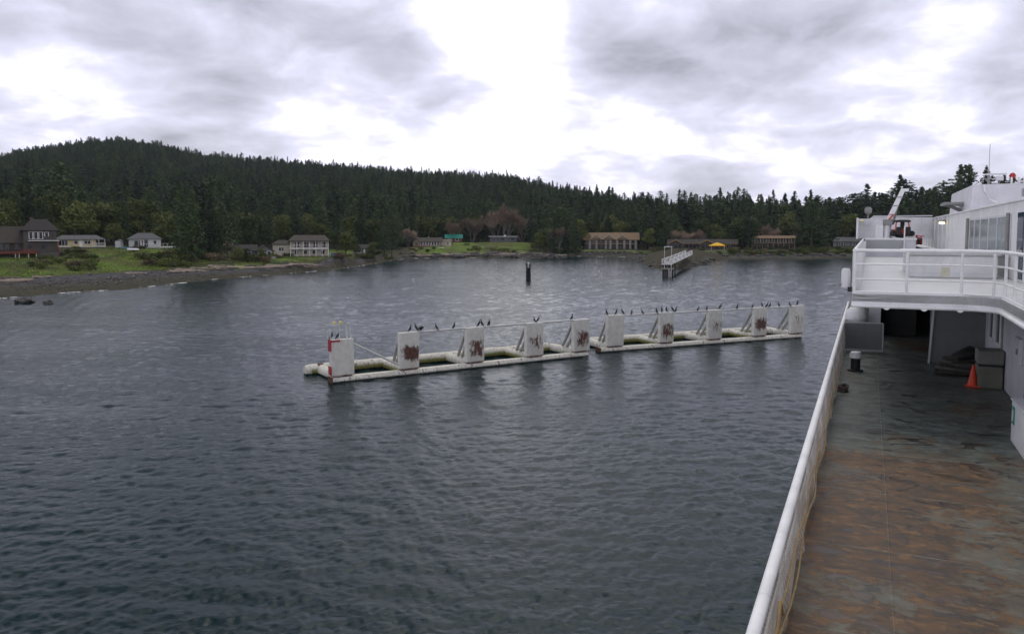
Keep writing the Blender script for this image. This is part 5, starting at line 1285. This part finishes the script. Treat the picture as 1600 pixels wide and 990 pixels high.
poly = [(-.36,60),(8.5,60),(8.5,-8),(-1.3,-8),(-1.3,.45),(VX,.45)]+corner[::-1]+[(-.36,YE)]
MB().prism(poly, 'z', ZU-.20, ZU).build('upper_deck', M_deckg, ferry)
fascia('deck_edge', edge_pts, ZU-.34, ZU+.03, -.03); MB().loft([(p[0],p[1]-.05 if i < 3 else p[1],ZU-.30) for i, p in enumerate(edge_pts)], .05, 10).build('edge_bead', M_sw, ferry, True)
for q in (.45, 1.28, 2.05): MB().tube((q,YE-.09,ZU-.30), (q,YE-.02,ZU-.30), .085, 14).build('pipe_clamp', M_sw, ferry, True)
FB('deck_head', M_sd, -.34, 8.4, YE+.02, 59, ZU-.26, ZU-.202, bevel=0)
UR = rail_run('upper_rail', [(-.30,YE+.06,ZU),(VX-rc,YE+.06,ZU),(VX-.12,YE-.30,ZU),(VX+.05,YE-rc,ZU),(VX+.05,.40,ZU),(-1.2,.40,ZU)], 1.08, (.36,.74,.05), .038, M_sw, .035, 1.28, .042)
FB('side_bulwark', M_sw, -.36, -.29, YE+.1, 55, ZU, ZU+1.04); MB().loft([(-.32,YE+.06,ZU+1.08),(-.32,55,ZU+1.08)], .045, 10).build('bulwark_cap', M_sw, ferry, True)
for k in range(14): FB('bulwark_stay', M_sw, -.288, -.16, YE+1.5+k*2.35, YE+1.54+k*2.35, ZU, ZU+.98, bevel=0)
FB('hand_rail_bracket', M_black, -.46, -.362, YE+.05, YE+.12, ZU+.03, ZU+.16)
# lower deck spaces under the upper deck
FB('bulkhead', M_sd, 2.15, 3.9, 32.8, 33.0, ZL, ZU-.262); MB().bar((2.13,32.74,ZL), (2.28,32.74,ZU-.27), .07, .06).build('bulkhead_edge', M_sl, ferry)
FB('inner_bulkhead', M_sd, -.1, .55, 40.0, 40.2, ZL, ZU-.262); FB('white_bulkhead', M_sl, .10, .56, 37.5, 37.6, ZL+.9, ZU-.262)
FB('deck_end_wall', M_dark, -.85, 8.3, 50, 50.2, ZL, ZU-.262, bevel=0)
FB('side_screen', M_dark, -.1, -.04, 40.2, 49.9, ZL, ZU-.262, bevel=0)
FB('overhead_duct', M_dark, .6, 2.0, 30, 49, ZU-.75, ZU-.27); FB('shade_fill_box', M_dark, .6, 2.1, 41, 44, ZL, ZU-.8)  # dark box added to fill the shaded middle of the opening
FB('side_wall', M_sl, 3.9, 4.1, 19.0, 50, ZL, ZU-.262); FB('well_wall', M_sw, 3.9, 4.1, -8, 18.99, ZL, ZU-.205)
for y in (29.6, 31.1):
    w_ = MB().boxb(3.84,3.90,y-.5,y+.5,ZL+1.2,ZL+1.26).boxb(3.84,3.9,y-.5,y+.5,ZL+2.7,ZL+2.78).boxb(3.84,3.9,y-.56,y-.46,ZL+1.2,ZL+2.78).boxb(3.84,3.9,y+.46,y+.56,ZL+1.2,ZL+2.78).build('window', M_sw, ferry)
    MB().boxb(3.875,3.897,y-.46,y+.46,ZL+1.26,ZL+2.7).build('pane', M_bluegl, w_)
lk = FB('deck_locker', M_sw, 3.12, 3.88, 12.0, 21.3, ZL, ZL+.95, bevel=.02); FB('locker_lid', M_sl, 3.09, 3.885, 11.95, 21.33, ZL+.952, ZL+.99, lk); 
FB('sign', M_green, 3.10, 3.116, 20.85, 21.12, ZL+.45, ZL+.85, lk, 0); FB('sign_centre', M_sw, 3.09, 3.099, 20.93, 21.04, ZL+.53, ZL+.77, lk, 0)
# red maple leaf on the side wall
leaf = [(0,-.5),(.04,-.12),(.36,-.2),(.29,-.07),(.56,.14),(.47,.19),(.53,.38),(.33,.33),(.28,.42),(.12,.25),(.19,.62),(.08,.56),(0,.75)]
leaf = leaf+[(-a, b) for a, b in reversed(leaf[1:-1])]
MB().prism([(24.3+a*.8, ZL+1.35+b*.8) for a, b in leaf], 'x', 3.86, 3.897).build('maple_leaf_emblem', M_red, ferry)
b = FB('side_hatch', M_sl, 3.80, 3.897, 25.2, 26.0, ZL+1.2, ZL+1.9); FB('hatch_handle', M_gsteel, 3.76, 3.80, 25.4, 25.5, ZL+1.45, ZL+1.6, b)
# gate with wire mesh beside the side rail
gt_ = MB().bar((-.80,34.9,ZL+.02),(-.80,34.9,ZL+1.16),.045,.045).bar((.62,34.9,ZL+.02),(.62,34.9,ZL+1.16),.045,.045).bar((-.8,34.9,ZL+1.16),(.62,34.9,ZL+1.16),.045,.045).bar((-.8,34.9,ZL+.06),(.62,34.9,ZL+.06),.045,.045).build('mesh_gate', ship_paint('gate_frame_paint', (.42,.42,.42)), ferry)
MB().boxb(-.77,.59,34.89,34.91,ZL+.09,ZL+1.13).build('mesh_panel', ship_paint('gate_mesh_paint', (.15,.155,.155)), gt_)
# mooring bollards
for (x, y) in ((-.30,29.9),):
    bo = MB().lathe([(.26,0),(.26,.05),(.155,.06),(.155,.44),(.19,.46),(.19,.60),(.15,.63)], (x,y,ZL), 18).build('bollard', M_black, ferry, True)
    MB().lathe([(.197,.455),(.197,.58),(.16,.66),(.05,.68)], (x,y,ZL), 18).build('bollard_cap', M_sw, bo, True)
# superstructure
XW = 4.25; ZR = EYE+.95
FB('deckhouse', M_sw, XW, 16, 17, 53.2, ZU, ZR, bevel=.03); FB('deckhouse', M_sw, XW+.35, 16, 53.2, 79, ZU, ZR, bevel=.03); FB('roof_edge', M_sw, XW-.06, 16, 16.9, 79.1, ZR, ZR+.07)
fr_ = FB('wide_window', M_sl, XW-.035, XW-.003, 30.6, 42.3, EYE-.85, EYE+.58)
FB('pane', M_sglass, XW-.05, XW-.036, 30.9, 42.0, EYE-.75, EYE+.5, fr_, 0)
for y in (33.4, 35.7, 38.2, 40.2): FB('mullion', M_sl, XW-.065, XW-.051, y-.09, y+.09, EYE-.75, EYE+.5, fr_, 0)
MB().tube((XW-.09,30.75,ZU), (XW-.09,30.75,EYE+.62), .06, 8).build('drain_pipe', M_gsteel, ferry, True); MB().tube((XW-.09,42.6,ZU), (XW-.09,42.6,EYE+.62), .07, 8).build('drain_pipe', M_gsteel, ferry, True)
dw = FB('side_door', M_bluegl, XW-.03, XW-.002, 28.2, 29.3, ZU+.1, EYE+.6); FB('handle', M_gsteel, XW-.08, XW-.031, 28.35, 28.45, ZU+1.0, ZU+1.08, dw)
for k in range(8):
    y = 54.4+k*3.25; FB('wall_frame', M_sw, XW-.02, XW+.36, y-.42, y+.42, ZU+.4, ZR-.002)
    if k < 7:
        wf = FB('window', M_sl, XW+.30, XW+.345, y+.55, y+2.75, ZU+.9, EYE+.6, bevel=0); FB('pane', M_bluegl, XW+.285, XW+.299, y+.7, y+2.6, ZU+1.0, EYE+.5, wf, 0)
FB('kick_ledge', M_sw, XW-.45, XW-.02, 53, 79, ZU+.28, ZU+.42)
t = NT('lit_lamp_lens'); t.b.inputs['Emission Color'].default_value = (1,.78,.35,1); t.b.inputs['Emission Strength'].default_value = 3.0; M_lamp = t.done((.8,.7,.4), .4)
for y in (55.0, 72.5):
    l_ = MB().lathe([(.18,0),(.22,.05),(.22,.16),(.12,.24)], (XW-.2,y,EYE+.5), 14).bar((XW-.2,y,EYE+.66),(XW+.05,y,EYE+.66),.08,.06).build('wall_lamp', M_gsteel, ferry, True)
    MB().lathe([(.05,-.1),(.15,-.08),(.17,0),(.1,.04)], (XW-.24,y-.12,EYE+.56), 14).build('lens', M_lamp, l_, True)
# bridge block and mast
XB = 5.1
bb = MB().prism([(XB,ZR+.08),(XB+.12,EYE+2.62),(16,EYE+2.75),(16,ZR+.08)], 'y', 51.6, 64).build('bridge', M_sl, ferry, bevel=.03)  # lilac grey puts the shadow on this block into its colour
FB('bridge_wing', M_gsteel, XB-1.0, XB+.02, 55, 58, EYE+1.62, EYE+1.78); MB().bar((XB-.9,56,EYE+1.7),(XB+.05,56,EYE+1.25),.12,.2).build('wing_bracket', M_gsteel, ferry)
FB('bridge_band', M_gsteel, 7.6, 15.8, 51.54, 51.598, EYE+1.95, EYE+2.35, bevel=0)
FB('bridge_roof', M_sw, 7.7, 16, 51.2, 64, EYE+2.76, EYE+2.86)
for zz_ in (.35,.7): MB().tube((8.0,51.3,EYE+2.86+zz_), (15.8,51.3,EYE+2.86+zz_), .04, 8).build('bridge_rail', M_sw, ferry, True)
for k in range(5): MB().tube((8.0+k*1.7,51.3,EYE+2.86), (8.0+k*1.7,51.3,EYE+3.56), .04, 8).build('bridge_rail_post', M_sw, ferry, True)
ms = MB().tube((6.05,52.2,EYE+2.6),(6.05,52.2,EYE+3.4),.07,8).tube((6.55,52.2,EYE+2.6),(6.55,52.2,EYE+3.1),.06,8).build('radar_mast', M_gsteel, ferry, True)
MB().bar((5.9,52.1,EYE+3.2),(6.9,52.1,EYE+3.2),.13,.10).build('radar_scanner', M_sl, ms); MB().boxb(6.4,6.75,52.0,52.4,EYE+2.85,EYE+3.08).build('radar_gearbox', M_sl, ms)
MB().tube((6.05,52.2,EYE+3.3),(6.05,52.2,EYE+4.9),.014,6).build('whip_antenna', M_gsteel, ms); MB().loft([(5.75,51.5,EYE+2.6),(5.8,51.4,EYE+2.2),(6.1,51.3,EYE+1.75),(6.4,51.3,EYE+1.6)], .05, 8).build('cable_loop', M_sw, ms, True)
for x in (7.1,7.45,7.7): MB().tube((x,51.8,EYE+1.8),(x,51.8,EYE+3.0),.05,8).build('stanchion', M_sw, ferry, True)
MB().tube((7.15,51.9,EYE+2.6),(7.15,51.9,EYE+2.95),.03,8).build('signal_post', M_gsteel, ferry, True)
MB().lathe([(.03,-.17),(.13,-.11),(.17,0),(.13,.11),(.03,.17)], (7.15,51.9,EYE+3.08), 14).build('signal_ball', M_red, ferry, True)
# raised platform with a mesh front, forward bulwark
FB('raised_platform', M_sl, -.2, 2.65, 55.05, 66, ZU, EYE-.5); FB('screen_frame', M_sw, -.25, 2.7, 54.98, 55.04, EYE-.5, EYE-.40)
FB('mesh_screen', ship_paint('screen_mesh_paint', (.36,.37,.38)), -.12, 1.95, 55.0, 55.045, EYE-1.25, EYE-.52)
MB().bar((2.0,54.95,EYE-1.3),(2.0,54.95,EYE+.35),.07,.07).build('stanchion', M_sw, ferry)
MB().add([(-.82,66.2,EYE-.5),(4.2,66.2,EYE-.5),(4.2,66.4,EYE-.5),(-.82,66.4,EYE-.5),(-.82,66.2,EYE+.98),(.0,66.2,EYE+.98),(.25,66.2,EYE+1.16),(4.2,66.2,EYE+1.05),(4.2,66.4,EYE+1.05),(.25,66.4,EYE+1.16),(.0,66.4,EYE+.98),(-.82,66.4,EYE+.98)],
         [(0,1,7,6,5,4),(2,3,11,10,9,8),(4,5,10,11),(5,6,9,10),(6,7,8,9),(0,4,11,3),(1,2,8,7),(0,3,2,1)]).build('forward_bulwark', M_sw, ferry)
FB('bulwark_return', M_sw, -.82, -.7, 60.5, 66.2, EYE-.5, EYE+.95)
FB('bulwark_cap', M_sl, .25, 4.2, 66.05, 66.45, EYE+1.13, EYE+1.2)
for y_ in (24.5, 28.8): MB().tube((3.87,y_,ZL+.1),(3.87,y_,ZU-.3),.03,8).build('wall_pipe', M_gsteel, ferry, True)
MB().loft([(3.86,22.2,ZL+2.2),(3.84,23.4,ZL+2.12),(3.84,24.6,ZL+2.2)], .022, 6).build('cable', M_black, ferry, True)
for x_, z_ in ((4.21,20.5),(4.21,24.5)): MB().boxb(x_-.02,x_+.03,z_-.2,z_+.2,EYE-.35,EYE+.05).build('junction_box', M_sl, ferry)
# ------------------------------------------------------------------ things aboard
cr = thing('rescue_boat_crane', 'white deck crane with a raised jib beside the rescue boat', 'crane', FW(1.15, 61.5, EYE-.5), -FA)
MB().lathe([(.34,0),(.34,.1),(.24,.12),(.24,.95),(.3,1.0)], (0,0,0), 16).build('pedestal', M_sw, cr, True)
MB().boxb(-.75,-.25,-.3,.3,0,.95).build('control_cabinet', M_sw, cr, bevel=.02); MB().boxb(-.3,.32,-.35,.35,.95,1.35).build('slew_head', M_gsteel, cr, bevel=.03)
jb = MB().add([(-.19,-.17,1.1),(.19,-.17,1.1),(.19,.17,1.1),(-.19,.17,1.1),(.80,-.14,3.5),(1.06,-.14,3.4),(1.06,.14,3.4),(.80,.14,3.5)], [(3,2,1,0),(4,5,6,7),(0,1,5,4),(1,2,6,5),(2,3,7,6),(3,0,4,7)]).build('jib', M_cap, cr, bevel=.02)
for k in (.25,.5,.75): MB().boxb(-.23+.93*k,.25+.9*k,-.2,.2,1.08+2.35*k,1.13+2.35*k).build('jib_band', M_gsteel, jb)
MB().boxb(.98,1.25,-.1,.1,3.25,3.45).build('jib_sheave', M_sw, jb); MB().tube((.35,0,1.0),(.62,0,2.5),.07,8).build('hydraulic_ram', M_gsteel, cr, True)
MB().tube((.05,-.2,1.3),(.35,-.3,1.7),.05,6).build('winch_handle', M_orange, cr)
rb = thing('rescue_boat', 'black and orange rescue boat with a dark roll bar, stowed beside the crane', 'boat', FW(1.95, 62.5, EYE-.45), -FA+.1); rb.scale = (.72, .72, .78)
def uloop(z, w, y0, y1): return [(-w,y0,z),(-w,0,z),(-w,y1*.6,z+.03),(-w*.7,y1*.85,z+.1),(0,y1,z+.16),(w*.7,y1*.85,z+.1),(w,y1*.6,z+.03),(w,0,z),(w,y0,z)]
MB().loft(uloop(.42,.78,-2.3,2.4), .25, 12).build('tube_collar', M_black, rb, True)
MB().add([(-.75,-2.2,.35),(.75,-2.2,.35),(.75,1.4,.35),(0,2.3,.4),(-.75,1.4,.35),(0,-2.2,.02),(0,1.6,.05)], [(0,5,6,4),(4,6,3),(1,2,6,5),(2,3,6),(0,1,5),(0,4,3,2,1)]).build('hull', M_black, rb)
MB().boxb(-.3,.3,-.6,.5,.4,.95).build('console', M_black, rb, bevel=.04); MB().boxb(-.55,.55,-1.5,-1.0,.4,.8).build('seat', M_orange, rb, bevel=.03)
MB().loft([(-.6,-1.9,.5),(-.55,-1.8,1.35),(-.35,-1.75,1.5),(.35,-1.75,1.5),(.55,-1.8,1.35),(.6,-1.9,.5)], .06, 8).build('roll_bar', M_orange, rb, True)
MB().lathe([(.72,0),(.74,.05),(.70,.16),(.3,.22)], (0,-1.75,1.42), 18).build('roll_bar_top', M_black, rb, True); MB().boxb(-.16,.16,-1.95,-1.55,.9,1.45).build('mast', M_black, rb)
for x in (-.4,.4): MB().boxb(x-.2,x+.2,-2.75,-2.3,.3,1.0).build('outboard_motor', M_black, rb, bevel=.05)
lf = thing('deck_lamp', 'round grey searchlight on the left end of the forward bulwark', 'searchlight', FW(-.1, 66.0, EYE+1.0), -FA)
MB().tube((0,0,-.02),(0,0,.35),.05,8).build('stand', M_gsteel, lf, True); MB().lathe([(.12,0),(.24,.1),(.26,.4),(.15,.55)], (0,0,.3), 14).build('lamp_body', M_gsteel, lf, True)
MB().lathe([(.18,0),(.2,.05),(.12,.1)], (-.42,-.25,-.25), 12).build('yellow_float', M_lampy, lf, True); MB().boxb(-.2,.2,-.3,-.05,-.5,-.1).build('bracket', M_sl, lf)
rp_ = thing('red_gear', 'red valve and hose gear right of the rescue boat', 'hose gear', FW(3.0, 61.5, EYE-.9), -FA); rp_.scale = (.55, .55, .6)
MB().tube((0,0,0),(0,0,1.15),.07,8).tube((.5,.2,0),(.5,.2,1.0),.06,8).build('riser', M_red, rp_, True); MB().bar((-.2,0,1.0),(.8,.2,1.0),.1,.1).build('manifold', M_orange, rp_); MB().lathe([(.2,0),(.24,.06),(.2,.12)], (.2,-.05,.75), 14).build('hose_reel', M_red, rp_, True)
sg = thing('rail_sign', 'small faded yellow notice hanging inside the upper rail', 'notice', FW(1.72, YE+.14, ZU+.42), -FA)
MB().boxb(-.10,.10,0,.012,.04,.27).build('notice_board', plain('faded_notice', (.60,.58,.46), .7, .2, 9), sg); MB().tube((-.1,.006,.3),(-.1,.006,.36),.006,6).tube((.1,.006,.3),(.1,.006,.36),.006,6).build('hanger', M_gsteel, sg)
ht = thing('deck_hatch', 'low white deck hatch with a raised rim behind the upper rail', 'hatch', FW(2.6, 33.5, ZU), -FA)
MB().boxb(-1.3,1.3,-3,3,0,.75).build('coaming', M_sw, ht, bevel=.04); MB().boxb(-1.4,1.4,-3.1,3.1,.752,.86).build('lid', M_deckg, ht, bevel=.03)
# lower deck clutter
cn = thing('traffic_cone', 'bright orange traffic cone standing on the dark lower deck', 'traffic cone', FW(3.08, 28.3, ZL+.004), -FA)
MB().boxb(-.21,.21,-.21,.21,0,.04).build('base', M_orange, cn, bevel=.015); MB().lathe([(.16,.04),(.145,.08),(.035,.66),(.03,.68)], (0,0,0), 20).build('cone', M_orange, cn, True)
rp = thing('rope_heap', 'heap of dark coiled mooring rope beside the traffic cone', 'rope', FW(3.0, 30.6, ZL+.004), -FA)
for q in range(5):
    pr_ = random.Random(q); MB().loft([((.62-.05*q)*math.cos(a)*(1.25+.1*math.sin(a*.31+q)), (.5-.04*q)*math.sin(a)*(1+.12*math.sin(a*.47)), .06+.11*q+.05*math.sin(a*1.7+q)) for a in np.linspace(q, q+13, 60)], .06, 7).build('coil', M_ropeg if q % 2 else plain('dark_rope', (.04,.037,.03), .95, .4, 6), rp, True)
MB().loft([(-.6,0,.1),(-.2,-.1,.55),(.2,0,.75),(.6,.1,.6),(.9,.2,.2)], [.12,.2,.25,.2,.1], 9).build('canvas_cover', M_black, rp, True)
bx = thing('deck_box', 'olive grey deck box with a dark lid gap under the windows', 'deck box', FW(3.52, 28.5, ZL+.004), -FA); bx.scale = (.76, .8, .82)
MB().boxb(-.44,.44,-.5,.5,0,.82).build('box', plain('olive_grey_paint', (.15,.15,.12), .6, .25, 2), bx, bevel=.03); MB().boxb(-.42,.42,-.48,.48,.82,.9).build('seal', M_black, bx); MB().boxb(-.46,.46,-.52,.52,.9,1.42).build('lid', plain('grey_lid_paint', (.17,.17,.15), .6, .2, 2), bx, bevel=.04)
dm = thing('white_float', 'big round white float hanging under the upper deck beside the mesh gate', 'float', FW(-.38, 37.0, ZL+1.22), -FA)
MB().lathe([(.03,-.46),(.23,-.40),(.39,-.23),(.45,0),(.39,.23),(.23,.40),(.03,.46)], (0,0,.0), 22).build('float_body', M_sw, dm, True); MB().tube((0,0,.45),(0,0,1.73),.04,8).build('lashing', M_ropeg, dm)
lr = thing('liferaft_canister', 'white upright canister fixed outside the deck edge below the upper rail', 'liferaft canister', FW(-.66, 23.5, ZU-.1), -FA)
MB().lathe([(.08,0),(.115,.04),(.115,.5),(.08,.56)], (.12,0,.1), 14).build('canister', M_sw, lr, True); MB().boxb(-.05,.32,-.05,.05,.2,.26).build('bracket', M_gsteel, lr)
vl = thing('rope_bundle', 'reddish rope bundle lying at the foot of the side rail', 'rope', FW(-.60, 26.0, ZL+.004), -FA); vl.scale = (.7, .7, .7)
for q in range(3): MB().loft([(.17*math.cos(a)+.02*q, .42*math.sin(a), .05+.07*q+.02*math.sin(a*2)) for a in np.linspace(q, q+10, 44)], .05, 7).build('coil', plain('red_brown_rope', (.12,.035,.03), .9, .3, 5) if q == 1 else M_ropeg, vl, True)
# ------------------------------------------------------------------ air: one box of thin even haze round everything
hz = MB().boxb(-13500, 13500, -13500, 13500, -9, 205)
hzm = bpy.data.materials.new('haze_air'); hzm.use_nodes = True; hn = hzm.node_tree; hn.nodes.clear()
ho = hn.nodes.new('ShaderNodeOutputMaterial'); hv = hn.nodes.new('ShaderNodeVolumePrincipled')
hv.inputs['Color'].default_value = (.80,.88,1.0,1); hv.inputs['Density'].default_value = 0.00005; hv.inputs['Anisotropy'].default_value = 0.0
hn.links.new(hv.outputs[0], ho.inputs['Volume'])
haze = hz.build('haze', hzm); tag(haze, kind='stuff')
